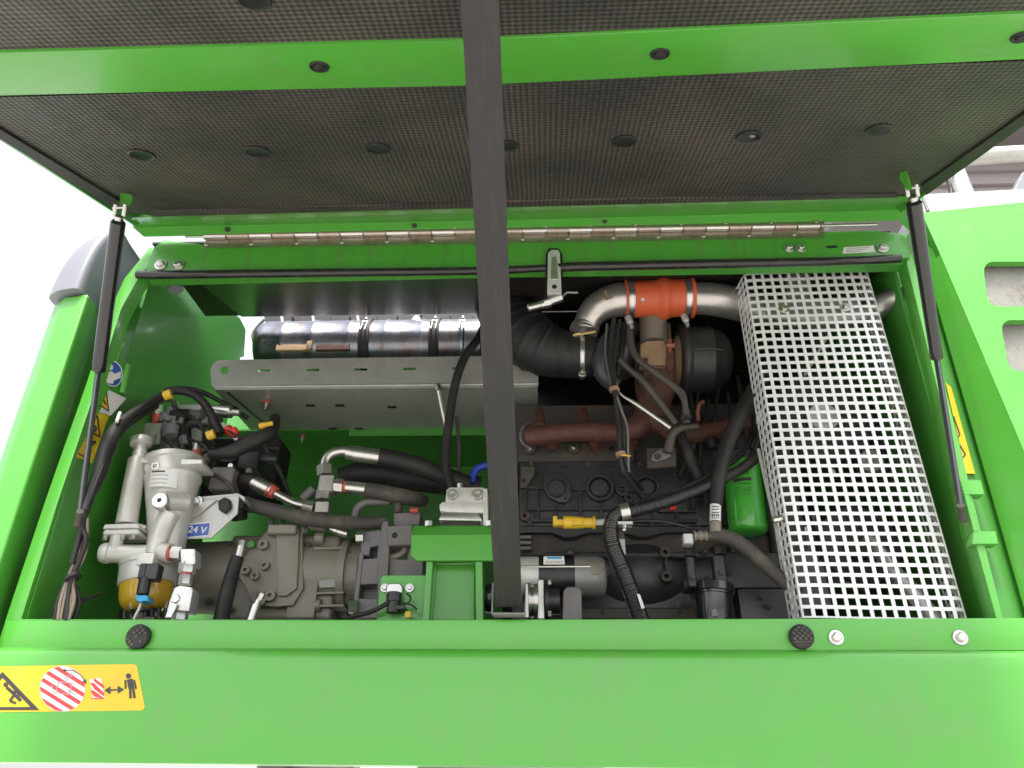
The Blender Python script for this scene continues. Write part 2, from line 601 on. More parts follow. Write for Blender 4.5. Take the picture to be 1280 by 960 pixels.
# return flange at the bottom, back up behind
e1, e2 = A[-1] + Vector((0, 0.05, 0.0)), B[-1] + Vector((0, 0.05, 0.0))
va.append(m.bm.verts.new(e1)); vb.append(m.bm.verts.new(e2))
m.bm.faces.new((va[-2], va[-1], vb[-1], vb[-2]))
m.build('pressed_panel', 'green_paint', lp, sharp=60)
m = MB()
# sill band: prism with slanted left end
m.prism([(7, 776), (1330, 772), (1330, 813), (0, 813)], -0.002, 0.012, 0.003, 2)
m.build('sill_band', 'green_paint', lp)
m = MB()
zt = at(640, 773, 0.01).z
m.box((at(20, 773, 0.01).x, 0.0105, zt - 0.012), (at(1330, 773, 0.01).x, 0.045, zt - 0.003), 0.001)
m.build('sill_flange', 'green_paint', lp)
for bx in (1045, 1200):
    bolt(lp, bx, 797, -0.003, 9.5)
def bumper(px, kind):
    b = MB()
    b.disc(px, 795, -0.016, 15, 0.014, 28, 0.003)
    o = b.build('rubber_bumper', 'rubber', lp)
    k = MB()
    s = mpp(px, 795, -0.016)
    c = at(px, 795, -0.016)
    for i in range(-3, 4):
        for j in range(-3, 4):
            if (i + j) % 2 or i * i + j * j > 10 or (kind == 0 and rnd.random() < 0.4) or (kind == 1 and j < -1):
                continue
            q = c + Vector((i * 3.4 * s, 0, j * 3.4 * s))
            k.box((q.x - 1.7 * s, -0.0185, q.z - 1.7 * s), (q.x + 1.7 * s, -0.0155, q.z + 1.7 * s), 0.0005)
    if kind == 1:
        k.box((c.x - 11 * s, -0.0178, c.z - 7.5 * s), (c.x + 11 * s, -0.0155, c.z - 6.3 * s))
    k.build('tread', 'rubber_dusty', o)
bumper(171, 0)
bumper(1003, 1)

# ---- warning decal on the panel
def flat(m, px, Y, th=0.0003):
    f = [at(p[0], p[1], Y) for p in px]
    m.hull(f, [v + Vector((0, th, 0)) for v in f])

dy = -0.0185
m = MB()
flat(m, [(-60, 834), (167, 830), (171, 832), (181, 884), (178, 888), (-60, 891)], dy - 0.0002, 0.0008)
decal = m.build('warning_decal', 'decal_yellow', lp, label='yellow warning decal with keep-clear pictograms')
m = MB()
def tri_frame(m, cx, cy, w, h, t, Y, skew=0):
    o = [(cx, cy - h * 0.55), (cx + w / 2 + skew, cy + h * 0.45), (cx - w / 2 + skew, cy + h * 0.45)]
    g = (sum(p[0] for p in o) / 3, sum(p[1] for p in o) / 3)
    i = [(g[0] + (p[0] - g[0]) * (1 - t), g[1] + (p[1] - g[1]) * (1 - t)) for p in o]
    for a in range(3):
        b = (a + 1) % 3
        flat(m, [o[a], o[b], i[b], i[a]], Y)
def stroke(m, pts, w, Y):
    for a, b in zip(pts, pts[1:]):
        dx, dy_ = b[0] - a[0], b[1] - a[1]
        L = math.hypot(dx, dy_) or 1
        nx, ny = -dy_ / L * w / 2, dx / L * w / 2
        flat(m, [(a[0] + nx, a[1] + ny), (b[0] + nx, b[1] + ny), (b[0] - nx, b[1] - ny), (a[0] - nx, a[1] - ny)], Y)
def dot(m, cx, cy, r, Y, n=14):
    flat(m, [(cx + r * math.cos(2 * PI * k / n), cy + r * math.sin(2 * PI * k / n)) for k in range(n)], Y)
Yp = dy - 0.0010
tri_frame(m, 3, 866, 92, 48, 0.24, Yp)
stroke(m, [(8, 859), (18, 868), (26, 876)], 4, Yp)
stroke(m, [(18, 868), (12, 876), (20, 879)], 3, Yp - 0.0003)
stroke(m, [(14, 864), (24, 866), (22, 873)], 2.5, Yp - 0.0006)
dot(m, 7, 856, 3, Yp)
m.build('falling_load_pictogram', 'decal_black', decal)
m = MB()
stroke(m, [(134, 863), (151, 862)], 2, Yp)
flat(m, [(130, 863), (138, 858), (138, 868)], Yp - 0.0003)
flat(m, [(155, 862), (147, 857), (147, 867)], Yp - 0.0003)
m.build('distance_arrow', 'decal_black', decal)
m = MB()
dot(m, 160.5, 845, 3.4, Yp)
stroke(m, [(162, 849), (164, 860)], 7.5, Yp)
stroke(m, [(156.5, 850), (157, 861)], 2.4, Yp)
stroke(m, [(167.5, 850), (170, 861)], 2.4, Yp)
stroke(m, [(162.5, 859), (163, 873)], 3, Yp - 0.0003)
stroke(m, [(166, 859), (168, 872.5)], 3, Yp - 0.0006)
m.build('standing_figure', 'decal_black', decal)
m = MB()
stroke(m, [(80, 838), (91, 838), (101, 844), (106, 851)], 1.0, Yp)
flat(m, [(77, 838), (82, 836), (82, 840)], Yp - 0.0003)
flat(m, [(108, 855), (103, 852), (107, 849)], Yp - 0.0003)
m.build('swing_arrow', 'decal_black', decal)
m = MB()
dot(m, 78, 861, 28.5, dy - 0.0006, 40)
flat(m, [(112, 849), (126, 847.5), (131, 873), (117, 874.5)], dy - 0.0006)
m.build('white_field', 'decal_white', decal)
m = MB()
def stripe_in_circle(m, cx, cy, r, a, b, Y, ang):
    ca, sa = math.cos(ang), math.sin(ang)
    pts = []
    ks = 8
    for i in range(ks + 1):
        d = a + (b - a) * i / ks
        if abs(d) < r:
            pts.append((math.sqrt(r * r - d * d), d))
    pts += [(-p[0], p[1]) for p in reversed(pts)]
    if len(pts) >= 4:
        flat(m, [(cx + u * ca - v * sa, cy + u * sa + v * ca) for u, v in pts], Y)
for k in range(-3, 3):
    stripe_in_circle(m, 78, 861, 28, k * 11 + 1, k * 11 + 6, dy - 0.0010, R(32))
for k in range(4):
    y0 = 844 + k * 9.5
    flat(m, [(max(112.5, 112 + (k == 0) * 4), max(y0, 849)), (113 + (4 if k else 6), max(y0, 848.5)), (130.3, min(y0 + 13, 873)), (129.5, min(y0 + 17, 873.5)), (118, min(max(y0 + 8, 852), 874))], dy - 0.0010)
m.build('red_stripes', 'decal_red', decal)
m = MB()
for (a, b) in (((70, 866), (86, 868)), ((70, 866), (73, 852)), ((86, 868), (90, 854)), ((73, 852), (90, 854)), ((82, 851), (93, 842)), ((80, 849), (90, 841)), ((84, 862), (94, 868)), ((64, 856), (69, 868))):
    stroke(m, [a, b], 1.0, dy - 0.0014)
m.build('machine_outline', 'decal_print', decal)

# ---- left corner body
lb = thing('corner_body_panel', 'pale lit green corner body panel with a grey plastic cap on top', 'panel', at(60, 770, -0.03))
def vert_edge(px, py, Y):
    p = at(px, py, Y)
    return (p.x, p.y)
e_ab = vert_edge(62, 515, -0.05)
e_bc = vert_edge(100, 480, 0.06)
ztop, zbot = at(115, 366, -0.05).z, at(30, 900, -0.05).z
m = MB()
e_out = vert_edge(29, 490, -0.005)
e_mid = vert_edge(40, 490, -0.038)
plan = [(e_out[0] + 0.06, 0.55), (e_out[0] + 0.01, 0.08), e_out, e_mid, e_ab, e_bc, (e_bc[0] + 0.01, 0.55)]
top = [Vector((p[0], p[1], ztop)) for p in plan]
bot = [Vector((p[0], p[1], zbot)) for p in plan]
m.hull(top, bot, 0.010, 3)
m.build('corner_shell', 'green_paint', lb, sharp=50)
# grey plastic cap: rounded body above the shell
m = MB()
capz = ztop + 0.004
N = 14
prev = None
for i in range(N + 1):
    t = i / N
    ang = t * PI / 2
    sx = 1 - (1 - math.cos(ang)) * 0.62
    z = capz + math.sin(ang) * (at(140, 305, 0.05).z - capz)
    xr = e_bc[0] - 0.004 + 0.035 * math.sin(ang) * 1.6
    ring = []
    for (x, y) in plan:
        ring.append(Vector((xr + (x - xr) * sx - 0.012, 0.12 + (y - 0.02 - 0.12) * (1 - 0.35 * (1 - math.cos(ang))), z)))
    for _ in range(2):                       # round the outline of the cap
        ring = [p_ for a_, b_ in zip(ring, ring[1:] + ring[:1]) for p_ in (a_.lerp(b_, 0.2), a_.lerp(b_, 0.8))]
    ring = [m.bm.verts.new(v) for v in ring]
    if prev:
        for k in range(len(ring)):
            m.bm.faces.new((prev[k], prev[(k + 1) % len(ring)], ring[(k + 1) % len(ring)], ring[k]))
    else:
        m.bm.faces.new(list(reversed(ring)))
    prev = ring
m.bm.faces.new(prev)
m.build('corner_cap', 'grey_plastic', lb, sharp=75)

# ---- engine bay housing
hs = thing('engine_bay_housing', 'green painted housing with header beam and side walls framing the engine bay', 'machine housing', at(640, 772, 0.3))
XLW = at(150, 430, 0.07).x           # left inner wall
XRW = at(1130, 480, 0.07).x          # right inner wall
zfloor = at(640, 800, 0.1).z
# left front post with kinked top, then the angled inner face that carries the decals
m = MB()
m.prism([(188, 308), (198, 318), (170, 350), (150, 386), (122, 480), (72, 628), (27, 772), (0, 860), (-20, 860), (8, 772), (56, 628), (108, 480), (139, 384), (155, 348)], 0.012, 0.05, 0.003, 2)
m.build('door_post', 'green_paint', hs)
m = MB()
# inner angled strip
zt_, zb_ = at(150, 386, 0.03).z, at(60, 790, 0.03).z
pe = vert_edge(111, 515, 0.022)
pf = vert_edge(140, 515, 0.10)
m.hull([Vector((pe[0], pe[1], zt_ + 0.05)), Vector((pf[0], pf[1], zt_ + 0.05)), Vector((pf[0], pf[1], zb_)), Vector((pe[0], pe[1], zb_))],
       [Vector((pe[0] - 0.012, pe[1] + 0.02, zt_ + 0.05)), Vector((pf[0] - 0.012, pf[1] + 0.012, zt_ + 0.05)), Vector((pf[0] - 0.012, pf[1] + 0.012, zb_)), Vector((pe[0] - 0.012, pe[1] + 0.02, zb_))], 0.001)
m.build('inner_jamb', 'green_paint_inner', hs)
# left side wall
def solveY(px, py, X):
    lo, hi = 0.0, 3.0
    for _ in range(50):
        mid = (lo + hi) / 2
        if (at(px, py, mid).x - X) * (1 if px < 640 else -1) > 0:
            lo = mid
        else:
            hi = mid
    return lo
XL = pf[0]
YB = 0.80
m = MB()
def wallpts(px):
    out = []
    for x, y in px:
        out.append(at(x, y, solveY(x, y, XL)))
    return out
yy = solveY(306, 420, XL)
YL = min(max(yy, 0.5), 1.2)
f0 = at(196, 330, 0.03).z
zz = at(640, 860, 0.3).z
w = [Vector((XL, pf[1], zz)), Vector((XL, pf[1], f0 + 0.02)), Vector((XL, 0.12, f0 + 0.02))]
w += wallpts([(246, 350), (300, 398), (307, 412), (305, 446)])
w += [Vector((XL, YL, w[-1].z - 0.02)), Vector((XL, YL, zz))]
m.hull(w, [v + Vector((-0.008, 0, 0)) for v in w], 0.0)
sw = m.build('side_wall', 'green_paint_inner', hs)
# header beam
m = MB()
m.prism([(192, 309), (205, 300), (255, 306), (1032, 290), (1090, 288), (1132, 292), (1138, 322), (700, 331), (180, 344)], 0.0, 0.05, 0.003, 2)
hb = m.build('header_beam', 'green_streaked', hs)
m = MB()
zu = at(640, 336, 0.02).z
m.box((at(186, 336, 0.02).x, 0.02, zu - 0.004), (at(1132, 330, 0.02).x, 0.055, zu + 0.002), 0.001)
m.build('beam_return', 'green_paint_inner', hs)
# roof skin above the bay
zr = at(640, 303, 0.05).z
m = MB()
m.hull([Vector((XL + 0.02, 0.03, zr)), Vector((XRW + 0.05, 0.03, zr)), Vector((XRW + 0.05, 0.42, zr + 0.02)), Vector((XL + 0.02, 0.42, zr + 0.02))],
       [Vector((XL + 0.02, 0.03, zr + 0.006)), Vector((XRW + 0.05, 0.03, zr + 0.006)), Vector((XRW + 0.05, 0.42, zr + 0.026)), Vector((XL + 0.02, 0.42, zr + 0.026))])
XM = at(655, 420, 0.5).x
m.hull([Vector((XM, 0.425, zr + 0.02)), Vector((XRW + 0.05, 0.425, zr + 0.02)), Vector((XRW + 0.05, 1.0, zr + 0.03)), Vector((XM, 1.0, zr + 0.03))],
       [Vector((XM, 0.425, zr + 0.026)), Vector((XRW + 0.05, 0.425, zr + 0.026)), Vector((XRW + 0.05, 1.0, zr + 0.036)), Vector((XM, 1.0, zr + 0.036))])
m.build('roof_skin', 'dark_ceiling', hs)
# dark glossy baffle over the muffler
m = MB()
c4 = [at(240, 346, 0.058), at(1120, 330, 0.058), at(1090, 372, 0.40), at(640, 391, 0.40), at(302, 396, 0.40)]
m.hull(c4, [v + Vector((0, 0.0, 0.006)) for v in c4], 0.0)
m.build('baffle_plate', 'dark_ceiling', hs)
# back wall pieces
YBK = 0.92
m = MB()
m.prism([(300, 452), (622, 452), (630, 900), (150, 900)], YBK, 0.01)
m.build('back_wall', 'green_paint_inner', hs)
m = MB()
m.prism([(716, 300), (1120, 290), (1330, 900), (620, 900), (620, 418), (716, 418)], YBK + 0.011, 0.01)
m.prism([(620, 385), (702, 382), (702, 419), (620, 419)], YBK + 0.022, 0.01)
m.build('shade_black_back_wall', 'bay_black', hs)  # right part of the back wall, coloured black for the roof's shade
m = MB()
m.prism([(330, 395), (700, 385), (700, 452), (345, 452)], YBK - 0.02, 0.02)
m.build('rear_rail', 'bay_black', hs)
m = MB()
zsh = at(470, 483, 0.34).z + 0.002
m.box((XL + 0.004, 0.615, zsh - 0.01), (at(655, 480, 0.6).x, YBK - 0.002, zsh - 0.004))  # added plate behind the shelf, keeps sky light out of the lower bay
m.build('added_light_block', 'green_paint_inner', hs)
# right side wall
m = MB()
XR = at(1128, 400, 0.08).x
z0, z1 = at(640, 880, 0.3).z, zr
m.box((XR, 0.06, z0), (XR + 0.008, 0.95, z1))
m.build('side_wall', 'green_paint_inner', hs)
# left wall furniture
m = MB()
def wp(x, y, off=0.0):
    return at(x, y, solveY(x, y, XL + off))
m.cyl(wp(160, 456, 0.004), wp(152, 492, 0.004), 0.010, n=12)
m.build('wall_rib', 'green_paint_inner', hs)
m = MB()
m.tube([(207, 350, 0.12, 9), (218, 352, 0.12, 10), (220, 362, 0.12, 9)], n=14)
m.build('lamp_housing', 'grey_plastic', hs)
# inner floor pan
m = MB()
m.box((XL, 0.05, zfloor - 0.16), (XR, 0.95, zfloor - 0.15))
m.build('floor_pan', 'bay_black', hs)
for bx, by in ((201, 331), (223, 331.5)):
    bolt(hb, bx, by, -0.002, 8)
for bx, by in ((986, 310), (1001, 310), (1103, 310)):
    bolt(hb, bx, by, -0.002, 7.5 if bx > 1050 else 6.5)
m = MB()
m.prism([(1055, 309), (1092, 307), (1094, 315), (1053, 317)], -0.0012, 0.001)
st = m.build('sticker', 'decal_white', hb)
m = MB()
for k in range(3):
    stroke(m, [(1058, 310.5 + k * 2.2), (1088 - k * 5, 309 + k * 2.2)], 0.7, -0.0018)
m.build('print', 'decal_print', st)
m = MB()
m.prism([(1034, 307.5), (1044, 306.5), (1048, 308), (1046, 309.5), (1036, 310.5), (1032, 309)], -0.0006, 0.0005)
m.build('slot', 'bay_black', hb)

# right front post and jamb of the bay
m = MB()
m.prism([(1130, 318), (1141, 317), (1225, 660), (1262, 800), (1252, 800), (1215, 662)], 0.012, 0.05, 0.002)
m.build('door_post', 'green_paint', hs)
m = MB()
m.prism([(1136, 330, 0.052), (1158, 305, 0.045), (1345, 850, 0.045), (1262, 850, 0.052)], 0.03, 0.02, 0.001)
m.build('inner_jamb', 'green_paint_inner', hs)
# catch bracket with a rectangular window
m = MB()
for poly in ([(1200, 600), (1226, 600), (1231, 618), (1205, 618)], [(1205, 618), (1212, 618), (1224, 664), (1217, 664)], [(1217, 664), (1245, 664), (1248, 680), (1215, 680)]):
    m.prism(poly, 0.005, 0.03, 0.001)
m.build('catch_bracket', 'green_paint', hs)

# ---- decals on the left jamb (lie on the inner jamb plane)
jn = Vector((pf[1] - pe[1], -(pf[0] - pe[0]), 0)).normalized()
if jn.y > 0:
    jn = -jn
j0 = Vector((pe[0], pe[1], 0))
def jat(px, py, off=0.0):
    d = ray(px, py)
    p0 = j0 + jn * off
    return CAM + d * ((p0 - CAM).dot(jn) / d.dot(jn))
def jflat(m, px, off, th=0.0004):
    f = [jat(x, y, off) for x, y in px]
    m.hull(f, [v - jn * th for v in f])
def jstroke(m, pts, w, off):
    for a, b in zip(pts, pts[1:]):
        dx, dy_ = b[0] - a[0], b[1] - a[1]
        L = math.hypot(dx, dy_) or 1
        nx, ny = -dy_ / L * w / 2, dx / L * w / 2
        jflat(m, [(a[0] + nx, a[1] + ny), (b[0] + nx, b[1] + ny), (b[0] - nx, b[1] - ny), (a[0] - nx, a[1] - ny)], off)
m = MB()
jflat(m, [(112, 512), (136, 520), (115, 579), (93, 570)], 0.0012)
d2 = m.build('warning_decal', 'decal_yellow', hs, label='yellow hand-crush warning decal on the jamb')
m = MB()
jstroke(m, [(122, 520), (125, 546), (107, 537), (122, 520)], 1.8, 0.0018)
jstroke(m, [(113, 528), (121, 535), (117, 541)], 2.4, 0.0022)
jstroke(m, [(110, 553), (120, 552), (115, 556)], 3, 0.0018)
jstroke(m, [(98, 567), (108, 572)], 1.8, 0.0018)
jstroke(m, [(107, 560), (110, 562)], 3, 0.0018)
m.build('pictogram', 'decal_black', d2)
m = MB()
jflat(m, [(125, 482), (158, 498), (138, 520), (114, 511)], 0.0012)
d3 = m.build('warning_decal', 'decal_white', hs, label='white decal with a yellow warning triangle on the jamb')
m = MB()
jflat(m, [(133, 488), (136, 514), (122, 504)], 0.0018)
m.build('yellow_field', 'decal_yellow', d3)
m = MB()
jstroke(m, [(133, 488), (136, 514), (122, 504), (133, 488)], 1.5, 0.0024)
jstroke(m, [(129, 499), (133, 506)], 2.0, 0.0024)
m.build('pictogram', 'decal_black', d3)
def circ(cx, cy, rx, ry, n=24, rot=0.0):
    o = []
    for k in range(n):
        a = 2 * PI * k / n
        x, y = rx * math.cos(a), ry * math.sin(a)
        o.append((cx + x * math.cos(rot) - y * math.sin(rot), cy + x * math.sin(rot) + y * math.cos(rot)))
    return o
m = MB()
jflat(m, circ(141, 467, 12.5, 16.5, rot=-0.15), 0.003)
d4 = m.build('manual_decal', 'decal_white', hs, label='round blue decal of a figure reading the manual')
m = MB()
jflat(m, circ(141, 467, 11.2, 15, rot=-0.15), 0.0036)
m.build('blue_field', 'decal_blue', d4)
m = MB()
jflat(m, circ(138.5, 459, 3, 3.6), 0.0042)
jflat(m, [(134, 466), (139, 464), (145, 468), (141, 480), (133, 478)], 0.0042)
jflat(m, [(142, 468), (151, 464), (151, 472), (142, 476)], 0.0046)
m.build('reading_figure', 'decal_white', d4)

# ---- right body panel with radiator grilles
rb = thing('radiator_side_panel', 'pale lit green side panel with rounded radiator openings', 'panel', at(1240, 770, -0.02))
m = MB()
# outer lit face with two openings: built as strips round the openings
YO = -0.045
def face_ring(m, outer_quads, Y, depth):
    for q in outer_quads:
        m.prism(q, Y, depth)
def rrect(x0, y0, x1, y1, r, lean):
    pts = []
    for cx, cy, a0 in ((x1 - r, y0 + r, -90), (x1 - r, y1 - r, 0), (x0 + r, y1 - r, 90), (x0 + r, y0 + r, 180)):
        for k in range(5):
            a = R(a0 + k * 22.5)
            x, y = cx + r * math.cos(a), cy + r * math.sin(a)
            pts.append((x + (y - (y0 + y1) / 2) * lean, y))
    return pts
def edge_x(y):
    return 1174 + (y - 315) * 0.425
holes = [rrect(1232, 327, 1330, 383, 13, 0.13), rrect(1256, 400, 1355, 464, 13, 0.18)]
bmo = m.bm
loopv = []
outer = [(1152, 266), (1420, 238), (1500, 560), (1560, 830), (1393, 830), (1280, 564), (1174, 315)]
polys = [outer] + holes
edges = []
for pl in polys:
    vs = [bmo.verts.new(at(x, y, YO)) for x, y in pl]
    for a, b in zip(vs, vs[1:] + vs[:1]):
        edges.append(bmo.edges.new((a, b)))
bmesh.ops.triangle_fill(bmo, use_beauty=True, use_dissolve=False, edges=edges)
ex = bmesh.ops.extrude_face_region(bmo, geom=list(bmo.faces))
for v in [g for g in ex['geom'] if isinstance(g, bmesh.types.BMVert)]:
    v.co.y += 0.02
m.build('outer_sheet', 'green_paint', rb, sharp=30)
m = MB()
# chamfer face between the outer sheet and the door post
q = [at(1174, 315, YO + 0.001), at(1393, 830, YO + 0.001), at(1300, 830, 0.03), at(1148, 300, 0.03)]
m.hull(q, [v + Vector((0.012, 0.012, 0)) for v in q])
q = [at(1152, 266, YO + 0.001), at(1174, 315, YO + 0.001), at(1148, 300, 0.03), at(1120, 272, 0.03)]
m.hull(q, [v + Vector((0.012, 0.012, 0)) for v in q])
m.build('chamfer', 'green_paint', rb)
m = MB()
tz = at(1200, 252, -0.03)
m.hull([at(1152, 266, YO + 0.002), at(1420, 238, YO + 0.002), at(1420, 238, YO + 0.002) + Vector((0, 0.9, 0.03)), at(1152, 266, YO + 0.002) + Vector((0, 0.9, 0.03))],
       [at(1152, 266, YO + 0.002) - Vector((0, 0, 0.01)), at(1420, 238, YO + 0.002) - Vector((0, 0, 0.01)), at(1420, 238, YO + 0.002) + Vector((0, 0.9, 0.02)), at(1152, 266, YO + 0.002) + Vector((0, 0.9, 0.02))])
m.build('top_plate', 'green_paint', rb)
for (x0, y0, x1, y1) in ((1222, 318, 1345, 392), (1240, 394, 1375, 475)):
    m = MB()
    m.pbox(x0, y0, x1, y1, YO + 0.05, 0.01, 0)
    gr = m.build('radiator_grille', 'radiator_dust', rb)
    m = MB()
    s = 2.2
    k = x0
    while k < x1:
        a, b = at(k, (y0 + y1) / 2, YO + 0.03), None
        zt2, zb2 = at((x0 + x1) / 2, y0, YO + 0.03).z, at((x0 + x1) / 2, y1, YO + 0.03).z
        m.box((a.x, YO + 0.03, zb2), (a.x + 0.0016, YO + 0.0316, zt2))
        k += s
    k = y0
    while k < y1:
        a = at((x0 + x1) / 2, k, YO + 0.032)
        xa, xb = at(x0, (y0 + y1) / 2, YO + 0.032).x, at(x1, (y0 + y1) / 2, YO + 0.032).x
        m.box((xa, YO + 0.032, a.z), (xb, YO + 0.0336, a.z + 0.0016))
        k += s
    m.build('wire_mesh', 'grille_wire', gr, kind='stuff')
# yellow strip decal inside the right jamb
m = MB()
m.prism([(1182, 478), (1189, 484), (1219, 592), (1208, 592)], 0.045, 0.001)
d5 = m.build('warning_decal', 'decal_yellow', hs, label='narrow yellow warning strip beside the strut')
m = MB()
stroke(m, [(1192, 520), (1200, 543), (1196, 548)], 1.6, 0.0435)
stroke(m, [(1200, 556), (1207, 568), (1203, 572)], 1.6, 0.0435)
m.build('pictogram', 'decal_black', d5)

# =========================================================================
# HATCH
# =========================================================================
hatch = thing('engine_hatch', 'open green engine hatch with dark embossed foam lining seen from below', 'hatch', HINGE)
def hprism(px, off, depth, bev=0.0, seg=1):
    """polygon on the hatch plane, its visible face `off` below the plane, thickness going up"""
    f = [hat(x, y, off) for x, y in px]
    m = MB()
    m.hull(f, [v - HN * depth for v in f], bev, seg)
    return m
EXT = 1.22
xl = hat(150, 266).x - 0.004
xr_ = hat(1150, 243).x + 0.004
def hp(x, v, off=0.0):
    return Vector((x, HINGE.y, HINGE.z)) + HV * v + HN * off
m = MB()
a = [hp(xl - 0.02, 0.08, -0.034), hp(xr_ + 0.02, 0.08, -0.034), hp(xr_ + 0.02, EXT, -0.034), hp(xl - 0.02, EXT, -0.034)]
m.hull(a, [v - HN * 0.004 for v in a])
m.build('outer_skin', 'green_paint', hatch)
for s, x in ((-1, xl - 0.02), (1, xr_ + 0.02)):
    m = MB()
    a = [hp(x, 0.06, -0.033), hp(x, EXT, -0.033), hp(x, EXT, -0.006), hp(x, 0.09, -0.006)]
    m.hull(a, [v + Vector((-0.006 * s, 0, 0)) for v in a])
    m.build('edge_flange', 'green_paint', hatch)
# foam pads
def vof(px, py):
    return (hat(px, py) - HINGE).dot(HV)
p1 = [(-3, 122), (580, 104), (1284, 76), (1284, 148), (1160, 240), (1120, 246), (640, 258), (190, 270), (154, 264), (-3, 168)]
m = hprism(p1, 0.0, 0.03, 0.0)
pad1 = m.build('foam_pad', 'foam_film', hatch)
m = MB()
v1 = vof(640, 47)
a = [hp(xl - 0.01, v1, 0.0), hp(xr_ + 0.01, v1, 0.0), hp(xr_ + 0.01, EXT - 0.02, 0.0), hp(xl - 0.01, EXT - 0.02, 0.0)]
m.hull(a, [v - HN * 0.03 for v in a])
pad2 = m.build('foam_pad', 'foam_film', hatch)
# seams and edge lips of the foam
m = hprism([(-3, 160), (156, 256), (151, 266), (-3, 172)], 0.006, 0.03)
m.build('foam_lip', 'rubber', hatch)
m = hprism([(1284, 140), (1152, 233), (1158, 244), (1284, 154)], 0.006, 0.03)
m.build('foam_lip', 'rubber', hatch)
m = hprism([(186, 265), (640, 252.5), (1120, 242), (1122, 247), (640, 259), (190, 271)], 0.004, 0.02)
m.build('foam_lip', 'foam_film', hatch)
# green stiffening channel
m = MB()
def chan(xs0, xs1):
    pr = []
    return pr
offc = 0.005
a = [(-20, 66.5), (580, 51), (1300, 16), (1300, 74), (580, 107), (-20, 121)]
f = [hat(x, y, offc) for x, y in a]
m.hull(f, [v - HN * 0.045 for v in f], 0.004, 2)
rib = m.build('stiffening_channel', 'green_paint', hatch)
def hdisc(px, py, off, rpx, prof, n=20):
    p = hat(px, py, off)
    s = (p - CAM).dot(_f) / F
    m = MB()
    m.lathe(p, -HN, [(d * s, r * s * rpx) for d, r in prof], n)
    return m
for px, py in ((399, 87), (825, 71), (1277, 50)):
    m = hdisc(px, py, offc + 0.006, 12.5, [(0, 0.35), (0.5, 0.5), (3.2, 0.55), (3.0, 0.8), (2.0, 0.95), (3.5, 1.0), (7, 1.0)])
    m.build('rubber_plug', 'rubber', rib)
for px, py in ((177, 195), (322, 191), (473, 187), (632, 183.5), (780, 178), (936, 172), (1098, 163.5), (318, 2), (905, -20)):
    par = pad1 if py > 60 else pad2
    s_ = 1.35 if py < 60 else 1.0
    m = hdisc(px, py, 0.004, 16 * s_, [(4.5, 0.98), (0.8, 1.0), (0, 0.93), (0.6, 0.86), (1.2, 0.7), (1.3, 0.1)])
    pin = m.build('foam_pin', 'pin_cup', par)
    if px == 936:
        m = hdisc(px + 3, py, 0.0035, 5.5 * s_, [(0, 0.5), (0.8, 0.9), (4, 1.0)], 12)
        m.build('pin_head', 'steel', pin)
# hinge-side flange, bent in two faces
m = MB()
A = [hat(x, y, 0.003) for x, y in ((164, 272), (640, 258), (1140, 245))]
zb = lambda px, py: at(px, py, -0.012)
Bm = [at(x, y, -0.05) for x, y in ((166, 284), (640, 275), (1142, 262))]
Cc = [at(x, y, -0.022) for x, y in ((180, 296), (640, 286), (1118, 276))]
rows = []
for row in (A, Bm, Cc):
    rows.append([m.bm.verts.new(p) for p in row])
for r0, r1 in zip(rows, rows[1:]):
    for i in range(2):
        m.bm.faces.new((r0[i], r0[i + 1], r1[i + 1], r1[i]))
bk = [[m.bm.verts.new(v.co + Vector((0, 0.012, 0.012))) for v in row] for row in rows]
for r0, r1 in zip(bk, bk[1:]):
    for i in range(2):
        m.bm.faces.new((r0[i], r1[i], r1[i + 1], r0[i + 1]))
for i in range(2):
    m.bm.faces.new((rows[0][i], bk[0][i], bk[0][i + 1], rows[0][i + 1]))
    m.bm.faces.new((rows[2][i], rows[2][i + 1], bk[2][i + 1], bk[2][i]))
for k in (0, 2):
    for j in range(2):
        m.bm.faces.new((rows[j][k], rows[j + 1][k], bk[j + 1][k], bk[j][k]))
fl = m.build('hinge_flange', 'green_paint', hatch, sharp=15)
for px, py in ((284, 287), (518, 282), (756, 276), (1005, 268)):
    m = MB()
    p = at(px, py, -0.042)
    m.lathe(p, Vector((0, 0.6, 0.8)), [(0, 0.007), (0.004, 0.007)], 14)
    m.build('drain_hole', 'bay_black', fl)
# strut tabs
for px, py, sg in ((153, 240, 1), (1137, 212, -1)):
    m = MB()
    t = [hat(px - 3, py, -0.002), hat(px + 9 * sg, py + 2, -0.002), hat(px + 10 * sg, py + 10, 0.008), hat(px, py + 26, 0.045), hat(px - 4 * sg, py + 24, 0.045)]
    m.hull(t, [v + Vector((0.005 * sg, 0.002, 0)) for v in t], 0.0008)
    m.build('strut_tab', 'green_paint', hatch)

